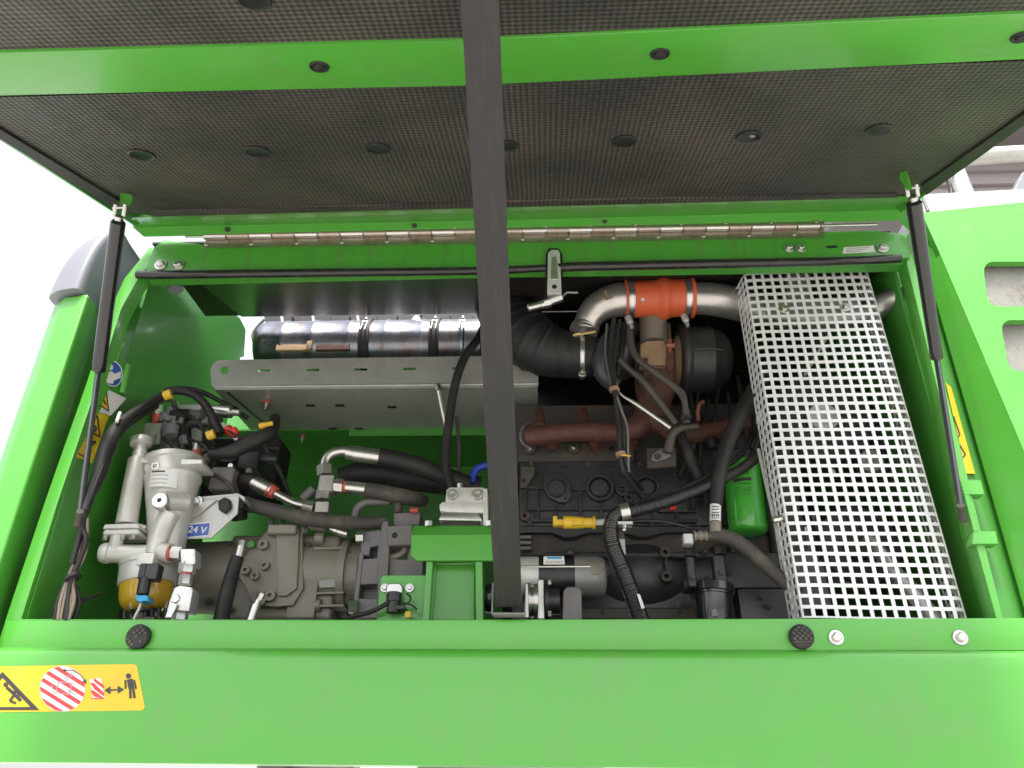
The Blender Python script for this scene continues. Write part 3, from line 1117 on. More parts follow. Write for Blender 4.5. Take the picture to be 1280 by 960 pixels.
# ---- piano hinge
ph = thing('piano_hinge', 'long brownish steel piano hinge joining hatch and header beam', 'hinge', at(640, 292, -0.03))
YH = -0.012
def hl(x):                       # hinge axis in the picture
    return 295.0 - (x - 255) * (295 - 282) / (1030 - 255)
x0h, x1h = 255, 1030
m = MB()
m.prism([(x0h, hl(x0h) - 2), (x0h, hl(x0h) - 9), (x1h, hl(x1h) - 9), (x1h, hl(x1h) - 2)], -0.026, 0.003, 0.0)
m.build('leaf', 'stainless_hinge', ph)
m = MB()
m.prism([(x0h + 2, hl(x0h) + 2), (x1h, hl(x1h) + 2), (x1h, hl(x1h) + 14), (x0h + 2, hl(x0h) + 14)], -0.006, 0.003, 0.0)
m.build('leaf', 'stainless_hinge', ph)
k = x0h
i = 0
while k < x1h - 4:
    e = min(k + 28.5, x1h)
    m = MB()
    yo = 0.0 if i % 2 else -0.0012
    m.cyl(at(k + 0.5, hl(k), YH + yo), at(e - 0.5, hl(e), YH + yo), (4.6 if i % 2 else 5.0) * mpp(k, 290, YH), n=14, ch=0.001)
    m.build('knuckle', 'stainless_hinge' if i % 2 else 'steel', ph)
    k = e
    i += 1
m = MB()
m.cyl(at(232, 296, YH), at(256, 295.5, YH), 0.0035, n=10)
m.cyl(at(1029, 282, YH), at(1096, 280.5, YH), 0.004, n=10)
m.build('hinge_pin', 'steel', ph)
k = 258
while k < 1030:
    bolt(ph, k, hl(k) + 10, -0.006, 3.2, 'rivet', name='rivet')
    bolt(ph, k + 28, hl(k) - 6.5, -0.027, 2.8, 'rivet', name='rivet')
    k += 56.5

# ---- flat strap from the hatch down to the bay
sp = thing('flat_stay_strap', 'wide flat charcoal strap hanging taut from the hatch across the bay', 'strap', at(636, 766, 0.0))
ptop = hat(597, -60, 0.02)
pbot = at(636, 758, -0.020)
m = MB()
dv = (ptop - pbot)
NS = 24
rows = []
for i in range(NS + 1):
    t = i / NS
    c = pbot + dv * t + Vector((0, 0.006 * math.sin(PI * t), 0))
    w = 0.0275 - 0.0035 * t + 0.0006 * math.sin(t * 7)
    rows.append((c, w))
nrm = Vector((1, 0, 0)).cross(dv).normalized()
vs = []
for c, w in rows:
    vs.append([m.bm.verts.new(c + Vector((s * w, 0, 0)) + nrm * o) for s, o in ((-1, -0.002), (-0.93, -0.0035), (0.93, -0.0035), (1, -0.002), (1, 0.002), (-1, 0.002))])
for r0, r1 in zip(vs, vs[1:]):
    for k in range(6):
        m.bm.faces.new((r0[k], r0[(k + 1) % 6], r1[(k + 1) % 6], r1[k]))
m.bm.faces.new(vs[0])
m.bm.faces.new(list(reversed(vs[-1])))
m.build('webbing', 'strap_webbing', sp, sharp=20)
m = MB()
y_ = -0.012
m.pbox(616, 765.5, 656, 768, -0.028, 0.03, 0.0004)
m.pbox(614.5, 728, 616.5, 768, -0.012, 0.01, 0.0004)
m.pbox(655.5, 752, 657, 768, -0.012, 0.01, 0.0004)
m.build('end_fitting', 'iron_grey', sp)

# ---- gas struts
def strut(label, top, mid, bot, r0, r1, matc):
    g = thing('gas_strut', label, 'gas strut', at(*bot), 'gas struts holding the hatch open')
    a, b, c = at(*top), at(*mid), at(*bot)
    d = (b - a).normalized()
    m = MB()
    ra, rb_ = r0 * mpp(*top), r1 * mpp(*mid)
    m.lathe(a, d, [(0, ra * 0.7), (0.006, ra), ((b - a).length - 0.03, rb_), ((b - a).length - 0.029, rb_ * 1.04), ((b - a).length - 0.004, rb_ * 1.04), ((b - a).length, rb_ * 0.7)], 24)
    m.build('cylinder', matc, g)
    m = MB()
    m.cyl(b - d * 0.004, c, 3.6 * mpp(*mid), n=14)
    m.build('rod', 'chrome_dark', g)
    m = MB()
    e = a - d * 0.03
    k = mpp(*top)
    x = Vector((1, 0, 0))
    m.cyl(a + d * 0.002, a - d * 0.010, 5.5 * k, n=12, ch=0.001)
    for s in (-1, 1):
        q = a - d * 0.010 + x * s * 6.0 * k
        m.rings([q, q - d * 0.028], [2.6 * k, 2.4 * k], 8)
    m.cyl(a - d * 0.030 - x * 9 * k, a - d * 0.030 + x * 9 * k, 2.4 * k, n=10)
    m.build('clevis', 'zinc', g)
    m = MB()
    m.sphere(c, 5.5 * mpp(*bot), 12)
    m.cyl(c - d * 0.035, c, 4.6 * mpp(*bot), n=12)
    m.build('end_fitting', 'iron_dusty', g)
    return g
strut('black gas strut beside the corner panel with its slim rod down', (148, 275, hat(150, 262, 0.035).y), (123, 464, -0.03), (98, 655, 0.0), 9, 8.2, 'black_gloss')
strut('black gas strut beside the perforated guard with a glossy barrel', (1142, 251, hat(1140, 240, 0.035).y), (1171, 449, -0.03), (1203, 648, 0.0), 9.5, 7.2, 'black_gloss')

# ---- rubber door seals under the header beam
def seal(label, px):
    s = MB()
    s.tube(px, 5.5, 12, 0.01)
    o = s.build('door_seal', 'seal_rubber')
    o['label'] = label
    o['category'] = 'rubber seal'
    o['group'] = 'rubber seals under the header beam'
seal('black rubber seal under the beam above the muffler', [(180, 343, -0.004, 5), (188, 343.5, -0.004, 5.5), (400, 341, -0.004, 5.5), (598, 338.5, -0.004, 5.2), (682, 335, -0.004, 4.6)])
seal('black rubber seal under the beam above the orange sleeve and guard', [(706, 335, -0.004, 5), (712, 333.5, -0.004, 6), (900, 329.5, -0.004, 6), (1040, 326.5, -0.004, 5.6), (1126, 323, -0.004, 5.2)])

# ---- latch
la = thing('hatch_latch', 'small upright steel latch block at the middle of the header beam', 'latch', at(692, 370, 0.0))
m = MB()
m.prism([(682, 318), (686, 310), (698, 310), (703, 318), (704, 345), (681, 345)], -0.004, 0.01, 0.001)
m.build('back_plate', 'black_plastic', la)
m = MB()
m.prism([(685, 316), (689, 312), (697, 312), (700, 316), (702, 366), (684, 366)], -0.014, 0.02, 0.002, 2)
lb_ = m.build('latch_body', 'cast_alu', la)
m = MB()
m.prism([(689.5, 321), (696, 321), (697.5, 349), (688.5, 349)], -0.0155, 0.003, 0.0005)
m.build('bolt_slot', 'alu_pipe', lb_)
m = MB()
m.disc(693, 358, -0.0155, 3.4, 0.004, 14)
m.build('eyelet', 'bay_black', lb_)
m = MB()
m.cyl(at(660, 385, 0.0), at(676, 381, 0.0), 4.6 * mpp(660, 385, 0), n=14, ch=0.001)
m.cyl(at(676, 381, 0.0), at(680, 380, 0.0), 5.2 * mpp(660, 385, 0), n=12)
m.cyl(at(680, 380, 0.0), at(688, 378, 0.0), 6 * mpp(660, 385, 0), n=6)
m.cyl(at(686, 378, 0.0), at(702, 372, 0.0), 5 * mpp(660, 385, 0), n=6)
m.build('fitting', 'zinc', la)
m = MB()
m.tube([(702, 372, 0.02), (708, 366, 0.02), (716, 366, 0.02), (722, 366, 0.02)], 1.6, 8)
m.build('pin', 'zinc', la)

# =========================================================================
# EXHAUST SIDE: muffler and shelf
# =========================================================================
mu = thing('exhaust_muffler', 'long blued steel exhaust canister with clamp bands behind the galvanised shelf', 'muffler', at(460, 440, 0.55))
YM = 0.56
axl, axr = at(322, 436, YM), at(690, 428, YM)
axr.z = axl.z
rm = 34 * mpp(460, 436, YM)
m = MB()
L = (axr - axl).length
dX = (axr - axl).normalized()
prof = [(0.0, rm * 0.5), (0.008, rm * 0.78), (0.022, rm * 0.94), (0.045, rm)]
for s in (0.10, 0.2, 0.32, 0.44, 0.56):
    prof += [(s, rm), (s + 0.004, rm * 1.025), (s + 0.012, rm * 1.025), (s + 0.016, rm)]
prof += [(L, rm)]
m.lathe(axl, dX, prof, 40)
can = m.build('canister', 'muffler_steel', mu, sharp=50)
def mx_at(px):
    p = at(px, 420, YM - rm)
    return Vector((p.x, axl.y, axl.z))
for px, w, kind in ((454, 0.034, 0), (542, 0.032, 0), (577, 0.016, 1), (606, 0.03, 0)):
    c = mx_at(px)
    m = MB()
    m.lathe(c - dX * w / 2, dX, [(0, rm * 1.0), (0, rm * 1.05), (0.004, rm * 1.075), (w - 0.004, rm * 1.075), (w, rm * 1.05), (w, rm)], 40)
    bnd = m.build('clamp_band', 'bay_black' if kind == 0 else 'muffler_steel', mu, sharp=50)
    m = MB()
    fr = Vector((c.x, c.y, c.z)) + Vector((0, -0.92, 0.5)).normalized() * rm * 1.08
    dn = Vector((0, -0.5, -0.92))
    for s in (-1, 1):
        q = fr + dX * s * 0.007
        m.rings([q, q + dn * 0.03, q + dn * 0.055], [0.003] * 3, 8)
    q = fr + dn * 0.004
    m.rings([q - dX * 0.010, q + dX * 0.010], [0.004, 0.004], 8)
    q = fr - dn * 0.012
    m.rings([q, q - dn * 0.012], [0.0045, 0.0045], 6)
    m.build('clamp_bolt', 'alu_pipe', bnd)
m = MB()
for x0, x1 in ((346, 385), (396, 438)):
    a, b = mx_at(x0), mx_at(x1)
    off = Vector((0, -0.86, -0.51)) * rm * 1.03
    m.box((a.x, a.y + off.y - 0.003, a.z + off.z - 0.012), (b.x, a.y + off.y + 0.01, a.z + off.z + 0.012), 0.002)
    m.build('heat_strap', 'tan_plate', mu) if x0 == 346 else m.build('heat_strap', 'rust', mu)
    m = MB()
m.bm.free()
m = MB()
c = mx_at(388)
o = Vector((0, -0.90, -0.42)) * rm * 1.05
m.box((c.x - 0.009, c.y + o.y - 0.006, c.z + o.z - 0.022), (c.x + 0.009, c.y + o.y + 0.012, c.z + o.z + 0.012), 0.002)
m.build('strap_buckle', 'tan_plate', mu)
m = MB()
c = mx_at(513)
m.lathe(c + Vector((0, -0.01, rm * 0.9)), Vector((0, 0, 1)), [(0, 0.022), (0.018, 0.018), (0.03, 0.014), (0.034, 0.018), (0.05, 0.018)], 16)
m.build('sensor_boss', 'zinc', mu)
for k, px in enumerate((352, 391, 447)):
    m = MB()
    m.tube([(px, 396, 0.62, 2), (px + 1, 402, 0.60, 2), (px + 1, 410, 0.58, 2)], 2, 8)
    m.build('hanger_rod', 'zinc', mu)
m = MB()
m.tube([(330, 400, 0.80), (322, 408, 0.78), (316, 418, 0.76), (318, 432, 0.74), (322, 446, 0.72)], 1.7, 8)
w = m.build('sensor_cable', 'rubber')
w['label'] = 'thin black sensor cable looping at the rounded end of the muffler'; w['category'] = 'cable'
m = MB()
m.pbox(338, 386, 612, 406, 0.80, 0.02, 0.003)
for x in (350, 412, 470, 540, 590):
    m.pbox(x, 394, x + rnd.uniform(14, 30), 410, 0.78, 0.02, 0.003)
w = m.build('cable_tray', 'bay_black')
w['label'] = 'black tray running behind the top of the muffler'; w['category'] = 'tray'

sh = thing('galvanised_shelf', 'long galvanised steel angle shelf with slots in its front flange', 'shelf', at(470, 490, 0.36))
YS = 0.34
m = MB()
bmv = m.bm
outer = [(263, 462), (266, 455), (274, 450), (400, 448), (540, 446), (672, 444), (673, 480), (672, 483), (540, 483), (270, 486), (264, 482)]
polys = [[(x, y) for x, y in outer]]
for sx in (330, 391, 451, 512, 573, 634):
    y = 463 - (sx - 330) * 0.010
    w_ = 7.5
    polys.append([(sx - w_, y - 2.0), (sx + w_, y - 2.0), (sx + w_ + 1, y), (sx + w_, y + 1.6), (sx - w_, y + 1.6), (sx - w_ - 1, y)])
polys.append(circ(280.5, 463, 5.5, 5, 14))
edges = []
for pl in polys:
    vs = [bmv.verts.new(at(x, y, YS)) for x, y in pl]
    for a, b in zip(vs, vs[1:] + vs[:1]):
        edges.append(bmv.edges.new((a, b)))
bmesh.ops.triangle_fill(bmv, use_beauty=True, use_dissolve=False, edges=edges)
ex = bmesh.ops.extrude_face_region(bmv, geom=list(bmv.faces))
for v in [g for g in ex['geom'] if isinstance(g, bmesh.types.BMVert)]:
    v.co.y += 0.004
m.build('front_flange', 'galvanised', sh, sharp=30)
m = MB()
zs = at(470, 483, YS).z
# rounded bend, then the underside going back
m.cyl(at(270, 484, YS + 0.004), Vector((at(672, 483, YS).x, YS + 0.004, at(270, 484, YS + 0.004).z)), 0.0055, n=12)
m.build('bend', 'galvanised', sh)
m = MB()
xa, xb = at(268, 486, YS).x, at(672, 486, YS).x
YD = YS + 0.27
u = [Vector((xa, YS + 0.002, zs - 0.006)), Vector((xb, YS + 0.002, zs - 0.006)), Vector((xb, YD, zs - 0.006)), Vector((xa + 0.02, YD, zs - 0.006))]
m.hull(u, [v + Vector((0, 0, 0.004)) for v in u])
und = m.build('shelf_plate', 'galvanised', sh)
def plane_z(px, py, z):
    d = ray(px, py)
    return CAM + d * ((z - CAM.z) / d.z)
for px, py in ((388, 507), (425, 507), (416, 536), (449, 536), (490, 509)):
    m = MB()
    p = plane_z(px, py, zs - 0.0065)
    m.box((p.x - 0.014, p.y - 0.007, p.z - 0.0004), (p.x + 0.014, p.y + 0.007, p.z + 0.0008), 0)
    m.build('slot', 'bay_black', und)
for px, py, col in ((333, 502, 'red_mark'), (378, 544, 'red_mark')):
    p = plane_z(px, py, zs - 0.006)
    m = MB()
    m.lathe(p, Vector((0, 0, -1)), [(0, 0.011), (0.006, 0.011)], 14)
    m.build('washer', col, und)
    m = MB()
    m.lathe(p - Vector((0, 0, 0.006)), Vector((0, 0, -1)), [(0, 0.009), (0.010, 0.009), (0.010, 0.005), (0.022, 0.005)], 6)
    m.build('nut', 'zinc', und)
m = MB()
a, b = plane_z(442, 549, zs - 0.01), plane_z(640, 549, zs - 0.01)
m.box((a.x, YD + 0.003, zs - 0.03), (b.x, YD + 0.008, zs + 0.01), 0.001)
m.build('rear_lip', 'green_paint_inner', sh)
m = MB()
m.pcyl((548, 487, 0.33), (557, 530, 0.36), 3.2, n=10)
m.pcyl((557, 530, 0.36), (556, 570, 0.40), 3.2, n=10)
sr = m.build('support_rod', 'alu_pipe', sh)
m = MB()
m.pcyl((546.5, 481, 0.325), (548, 488, 0.325), 4.2, n=6)
m.build('nut', 'zinc', sh)

# =========================================================================
# FUEL FILTER, valve block and the 24 V bracket
# =========================================================================
YF = 0.20
ff = thing('fuel_filter', 'cast aluminium fuel filter with an amber bowl hanging in the bay corner', 'fuel filter', at(182, 760, YF))
def plathe(p0, p1, prof, n=32):
    """lathe between two picture points; prof: (fraction along, radius px)"""
    a, b = at(*p0), at(*p1)
    k0, k1 = mpp(*p0), mpp(*p1)
    L = (b - a).length
    m = MB()
    m.lathe(a, (b - a), [(t * L, r * (k0 * (1 - t) + k1 * t)) for t, r in prof], n)
    return m
m = plathe((218, 576, YF), (207, 694, YF), [(0, 30), (0.0, 35.5), (0.02, 36.5), (0.05, 36.5), (0.06, 33.8), (0.20, 33.3), (0.21, 34.6), (0.235, 34.2), (0.245, 32.6), (0.40, 30), (0.55, 27), (0.72, 24.3), (0.95, 22.5), (1.0, 20)])
body = m.build('filter_body', 'cast_alu', ff, sharp=50)
# front casting: raised port ridge
m = MB()
m.tube([(214, 640, YF - 0.045, 12), (206, 655, YF - 0.04, 13), (199, 675, YF - 0.04, 13), (193, 694, YF - 0.04, 12)], 12, 18)
m.build('port_ridge', 'cast_alu', ff, sharp=60)
m = MB()
m.pcyl((232, 628, YF - 0.02), (201, 625, YF - 0.075), 13, 11, n=20, ch=0.003)
m.build('side_port', 'cast_alu', ff)
m = MB()
m.disc(199, 625, YF - 0.090, 10.5, 0.03, 24, 0.002)
plug = m.build('drain_plug', 'zinc', ff)
m = MB()
m.lathe(at(199, 625, YF - 0.0905), Vector((0, 1, 0)), [(0, 0.006), (0.006, 0.006)], 6)
m.build('hex_socket', 'bay_black', plug)
# paper label
m = MB()
c0, c1 = at(208, 600, YF - 0.0), None
import_r = 33.6 * mpp(216, 605, YF)
axis_top, axis_bot = at(215.5, 599, YF), at(213, 621, YF)
q0, q1 = [], []
for k in range(9):
    a = R(-112 + k * 7)
    off = Vector((math.cos(a), math.sin(a), 0)) * (import_r + 0.0012)
    q0.append(m.bm.verts.new(axis_top + off))
    q1.append(m.bm.verts.new(axis_bot + off))
for k in range(8):
    m.bm.faces.new((q0[k], q0[k + 1], q1[k + 1], q1[k]))
lab = m.build('paper_label', 'decal_white', ff)
for j in range(4):
    m = MB()
    q0, q1 = [], []
    for k in range(6 if j else 5):
        a = R(-109 + k * 7)
        off = Vector((math.cos(a), math.sin(a), 0)) * (import_r + 0.0018)
        t = 0.12 + j * 0.22
        q0.append(m.bm.verts.new(axis_top.lerp(axis_bot, t) + off))
        q1.append(m.bm.verts.new(axis_top.lerp(axis_bot, t + (0.09 if j == 0 else 0.05)) + off))
    for k in range(len(q0) - 1):
        m.bm.faces.new((q0[k], q0[k + 1], q1[k + 1], q1[k]))
    m.build('print_line', 'decal_black' if j == 0 else 'decal_print', lab)
# side tube with flanges
m = plathe((172, 574, YF - 0.04), (158, 656, YF - 0.04), [(0, 10.5), (0.02, 11), (0.5, 12), (0.98, 13), (1, 12.5)], 24)
m.build('side_tube', 'cast_alu', ff)
m = plathe((177, 549, YF - 0.03), (174, 576, YF - 0.04), [(0, 11), (0.05, 12.8), (0.25, 12.8), (0.3, 8), (0.6, 7.5), (0.65, 9), (1, 9)], 24)
m.build('tube_cap', 'cast_alu', ff)
m = MB()
m.prism([(160, 571), (253, 574), (253, 580), (205, 581), (160, 577)], YF - 0.055, 0.08, 0.002)
m.build('top_flange', 'cast_alu', ff)
m = MB()
m.prism([(180, 580), (204, 582), (203, 592), (192, 594), (180, 588)], YF - 0.06, 0.02, 0.003, 2)
lg = m.build('mounting_lug', 'cast_alu', ff)
bolt(lg, 195.5, 584, YF - 0.062, 5.5, 'socket')
for y0 in (655, 662):
    m = MB()
    m.prism([(131, y0), (172, y0 - 1), (175, y0 + 5), (128, y0 + 6)], YF - 0.07, 0.07, 0.0015)
    m.build('tube_flange', 'cast_alu', ff)
for x, y in ((131, 672), (152.5, 672), (166, 671)):
    m = MB()
    m.pcyl((x + 1.5, y - 8, YF - 0.055), (x, y + 4, YF - 0.055), 4.2, n=6)
    m.build('bolt', 'zinc', ff)
m = MB()
m.prism([(168, 652), (183, 657), (176, 668), (166, 668)], YF - 0.03, 0.02, 0.001)
m.build('web', 'cast_alu', ff)
m = plathe((124, 691, YF - 0.05), (186, 694, YF - 0.03), [(0, 6), (0.03, 11), (0.10, 13), (0.2, 13), (0.22, 11.5), (0.5, 11.5), (0.9, 12.5), (1, 12.5)], 24)
m.build('lower_head', 'cast_alu', ff)
m = plathe((148, 668, YF - 0.05), (142, 694, YF - 0.05), [(0, 9), (0.6, 8), (1, 8)], 16)
m.build('neck', 'cast_alu', ff)
m = MB()
m.pbox(170, 690, 192, 706, YF - 0.085, 0.06, 0.006, 2)
m.build('head_block', 'cast_alu', ff)
# bowl
m = plathe((187, 703, YF), (184, 732, YF), [(0, 33), (0.03, 35), (0.2, 35), (0.24, 33.5), (0.3, 34.2), (0.95, 34.6), (1.0, 33)], 36)
m.build('bowl_ring', 'cast_alu', ff, sharp=50)
m = plathe((184, 731, YF), (181, 764, YF), [(0, 32.5), (0.5, 31.5), (0.75, 29), (0.92, 24), (1.0, 18)], 36)
m.build('amber_bowl', 'amber_bowl', ff, sharp=60)
m = plathe((181, 763, YF), (180, 774, YF), [(0, 18), (0.4, 18), (0.5, 12), (1, 12)], 20)
m.build('drain_cock', 'black_plastic', ff)
for k in range(7):
    m = MB()
    x = 156 + k * 8.6
    m.pcyl((x, 760 + (1.5 if 1 < k < 5 else 0), YF - 0.02), (x - 0.5, 772, YF - 0.02), 2.6, n=10)
    m.build('drain_fin', 'black_plastic', ff)
# sensor plug on the bowl
m = MB()
m.pbox(181, 704, 197, 724, YF - 0.095, 0.03, 0.002)
m.pbox(173, 704, 182, 723, YF - 0.088, 0.025, 0.002)
sp_ = m.build('sensor_socket', 'black_plastic', ff)
m = MB()
m.pcyl((182, 722, YF - 0.085), (178, 744, YF - 0.085), 7.5, n=16, ch=0.002)
m.build('sensor_plug', 'black_plastic', ff)
m = MB()
m.prism([(169, 744), (184, 744), (186, 752), (180, 750), (176, 753), (170, 751)], YF - 0.10, 0.03, 0.001)
m.build('plug_lock', 'blue_plastic', ff)
m = MB()
m.tube([(177, 751, YF - 0.085), (174, 760, YF - 0.09), (167, 774, YF - 0.09)], 1.5, 8)
m.build('lead', 'decal_white', ff)
m = MB()
m.tube([(179, 751, YF - 0.08), (175, 761, YF - 0.085), (171, 774, YF - 0.085)], 1.3, 8)
m.build('lead', 'wire_brown', ff)
# outlet elbow and ball valve
m = MB()
m.pcyl((200, 690, YF - 0.05), (214, 692, YF - 0.055), 12, n=22, ch=0.002)
m.build('outlet_boss', 'cast_alu', ff)
m = MB()
m.pcyl((211, 691, YF - 0.056), (214.5, 691, YF - 0.056), 10.5, n=20)
m.build('seal_ring', 'red_mark', ff)
m = MB()
m.pcyl((214, 691, YF - 0.056), (227, 692, YF - 0.056), 8.5, n=6)
m.build('hex_nut', 'zinc_white', ff)
m = MB()
m.prism([(225, 686), (244, 686), (244, 704), (240, 706), (226, 704)], YF - 0.075, 0.04, 0.003, 2)
m.build('elbow', 'zinc_white', ff)
m = plathe((235, 703, YF - 0.056), (233, 717, YF - 0.056), [(0, 9.5), (0.1, 10.5), (0.9, 10.5), (1, 9.5)], 6)
m.build('hex_nut', 'zinc_white', ff)
m = plathe((233, 716, YF - 0.056), (232.5, 719, YF - 0.056), [(0, 7.6), (1, 7.6)], 16)
m.build('seal_ring', 'red_mark', ff)
m = plathe((232.5, 719, YF - 0.056), (231, 731, YF - 0.056), [(0, 7.6), (0.2, 8.2), (0.9, 8.2), (1, 8)], 6)
m.build('hex_nut', 'zinc_white', ff)
m = MB()
m.prism([(217, 735), (224, 732), (240, 734), (241, 738), (236, 764), (208, 762), (212, 752)], YF - 0.085, 0.045, 0.003, 2)
vb_ = m.build('valve_body', 'zinc_white', ff)
m = MB()
m.disc(219, 748, YF - 0.089, 5.5, 0.008, 18)
m.build('valve_spindle', 'zinc', vb_)
m = MB()
m.prism([(213, 752), (222, 755), (214, 772), (206, 772)], YF - 0.094, 0.005, 0.001)
m.build('valve_lever', 'zinc_white', vb_)
m = plathe((226, 762, YF - 0.056), (224, 776, YF - 0.056), [(0, 8), (0.3, 8), (0.4, 10), (1, 10)], 6)
m.build('hex_nut', 'zinc_white', ff)

# 24 V bracket
vb = thing('voltage_bracket', 'grey folded bracket with a blue 24 V sticker beside the fuel filter', 'bracket', at(265, 650, 0.22))
m = MB()
YV = 0.215
m.prism([(233, 622), (296, 617), (299, 619), (297, 642), (264, 673), (232, 674)], YV, 0.004, 0.0008)
pl = m.build('plate', 'galvanised', vb)
m = MB()
m.prism([(238, 622), (297, 616.5), (306, 621), (306, 628), (298, 619), (240, 625)], YV - 0.001, 0.09, 0.0008)
m.build('folded_edge', 'galvanised', vb)
m = MB()
m.prism([(236, 641), (241, 634), (254, 626), (262, 624), (272, 624), (248, 643), (236, 648)], YV - 0.006, 0.005, 0.002)
m.build('gusset', 'galvanised', vb)
bolt(vb, 246, 627, YV - 0.004, 7.5)
m = MB()
m.prism([(272, 626), (280, 621), (287, 624), (288, 634), (281, 641), (273, 637)], YV - 0.012, 0.012, 0.002)
m.build('rubber_grommet', 'rubber', vb)
m = MB()
m.prism([(232, 655), (264, 652), (261.5, 670), (230, 673)], YV - 0.0012, 0.001)
stk = m.build('voltage_sticker', 'decal_white', vb, label='blue sticker reading 24 V')
m = MB()
m.prism([(233, 656.5), (262.3, 653.6), (260.3, 668.6), (231.5, 671.4)], YV - 0.0018, 0.0005)
m.build('blue_field', 'decal_blue', stk)
tm = text_mesh('24 V', 12.2 * mpp(247, 662, YV))
tm.materials.append(MAT['decal_white'])
rx = Matrix.Rotation(R(90), 4, 'X')
link('lettering', tm, at(246.6, 662.6, YV - 0.0024), stk, Matrix.Rotation(R(-4.5), 4, 'Y').inverted() @ rx)

# valve block cluster behind
vk = thing('hydraulic_valve_block', 'cluttered grey hydraulic valve block with fittings above the fuel filter', 'valve block', at(240, 560, 0.42))
YB2 = 0.40
m = MB()
m.prism([(168, 478), (185, 478), (192, 490), (190, 520), (172, 575), (146, 572), (150, 560), (160, 530)], 0.30, 0.006, 0.001)
bp = m.build('mounting_plate', 'galvanised', vk)
m = MB()
m.prism([(172, 479), (181, 478), (186, 488), (182, 494), (173, 492)], 0.296, 0.003, 0.001)
m.build('plate_ear', 'galvanised', vk)
bolt(bp, 177, 485, 0.293, 5)
def part(name, mat, build, **kw):
    m = MB()
    build(m)
    return m.build(name, mat, vk, **kw)
part('main_block', 'alu_pipe', lambda m: m.pbox(192, 520, 232, 565, 0.31, 0.12, 0.003))
part('side_block', 'alu_pipe', lambda m: m.pbox(158, 528, 200, 556, 0.27, 0.08, 0.003))
part('upper_block', 'alu_pipe', lambda m: m.pbox(216, 505, 262, 530, 0.33, 0.10, 0.003))
part('solenoid', 'zinc', lambda m: m.pcyl((256, 513, 0.30), (290, 515, 0.30), 8, n=16, ch=0.002))
part('solenoid_tip', 'alu_pipe', lambda m: m.pcyl((289, 515, 0.30), (300, 516, 0.30), 4.5, n=14, ch=0.001))
part('solenoid_nut', 'iron_grey', lambda m: m.pcyl((234, 518, 0.29), (252, 520, 0.29), 7, n=6))
part('solenoid_coil', 'black_plastic', lambda m: m.pcyl((214, 519, 0.28), (236, 519, 0.28), 8, n=18, ch=0.003))
part('cap', 'grey_plastic', lambda m: m.disc(212, 518, 0.265, 9, 0.06, 20, 0.003))
part('dust_cap', 'grey_plastic', lambda m: m.pcyl((214, 532, 0.27), (213, 545, 0.27), 10, n=20, ch=0.004))
part('hex_fitting', 'zinc', lambda m: m.pcyl((196, 506, 0.29), (197, 520, 0.29), 6.5, n=6))
part('mark_ring', 'red_mark', lambda m: m.pcyl((196, 520, 0.28), (196.5, 529, 0.28), 6.2, n=16))
part('small_plug', 'zinc', lambda m: m.disc(168, 536, 0.255, 7, 0.03, 18))
part('small_plug', 'zinc', lambda m: m.disc(205, 543, 0.30, 4.5, 0.03, 14))
part('small_plug', 'zinc', lambda m: m.disc(214, 560, 0.30, 5, 0.03, 14))
part('port_fitting', 'alu_pipe', lambda m: m.pcyl((248, 540, 0.27), (247, 556, 0.27), 7, n=6))
part('port_fitting', 'alu_pipe', lambda m: m.pcyl((247, 556, 0.265), (245, 568, 0.265), 6, n=16))
part('mark_ring', 'red_mark', lambda m: m.pcyl((245.5, 564, 0.262), (245, 569, 0.262), 6.4, n=16))
part('hex_fitting', 'zinc', lambda m: m.pcyl((245, 569, 0.262), (244, 577, 0.262), 5.5, n=6))
part('pressure_sensor', 'black_plastic', lambda m: (m.pcyl((231, 536, 0.28), (230, 548, 0.28), 7.5, n=6), m.pcyl((230, 549, 0.28), (229, 562, 0.28), 6, n=16)))
part('rear_block', 'iron_grey', lambda m: m.pbox(262, 583, 290, 612, 0.27, 0.10, 0.004))
part('mark_ring', 'red_mark', lambda m: m.pcyl((255, 571, 0.30), (256, 579, 0.30), 5, n=14))
part('dark_block', 'iron_dusty', lambda m: m.pbox(252, 566, 268, 600, 0.33, 0.12, 0.004))
part('lower_block', 'bay_black', lambda m: m.pbox(255, 545, 345, 625, 0.50, 0.12, 0.01))
part('coil_block', 'black_plastic', lambda m: m.pbox(297, 563, 322, 584, 0.30, 0.06, 0.004))
part('coil_stem', 'alu_pipe', lambda m: m.pcyl((311, 582, 0.32), (311, 596, 0.32), 5, n=14))
part('coil', 'black_plastic', lambda m: m.pcyl((326, 572, 0.33), (348, 574, 0.33), 7, n=16, ch=0.002))
part('coil', 'black_plastic', lambda m: m.pcyl((334, 561, 0.36), (350, 562, 0.36), 5, n=16, ch=0.002))
part('red_cap', 'red_plastic', lambda m: (m.pcyl((283, 536, 0.26), (297, 544, 0.26), 6.5, 5, n=14, ch=0.003), m.sphere(at(293, 538, 0.255), 0.010)))
part('cap_collar', 'decal_white', lambda m: m.pcyl((277, 531, 0.265), (284, 538, 0.265), 4, n=14))
for _ in range(10):
    x, y = rnd.uniform(196, 300), rnd.uniform(500, 600)
    part('cap_screw', 'zinc', lambda m: m.disc(x, y, 0.33, rnd.uniform(2.5, 4), 0.06, 12))

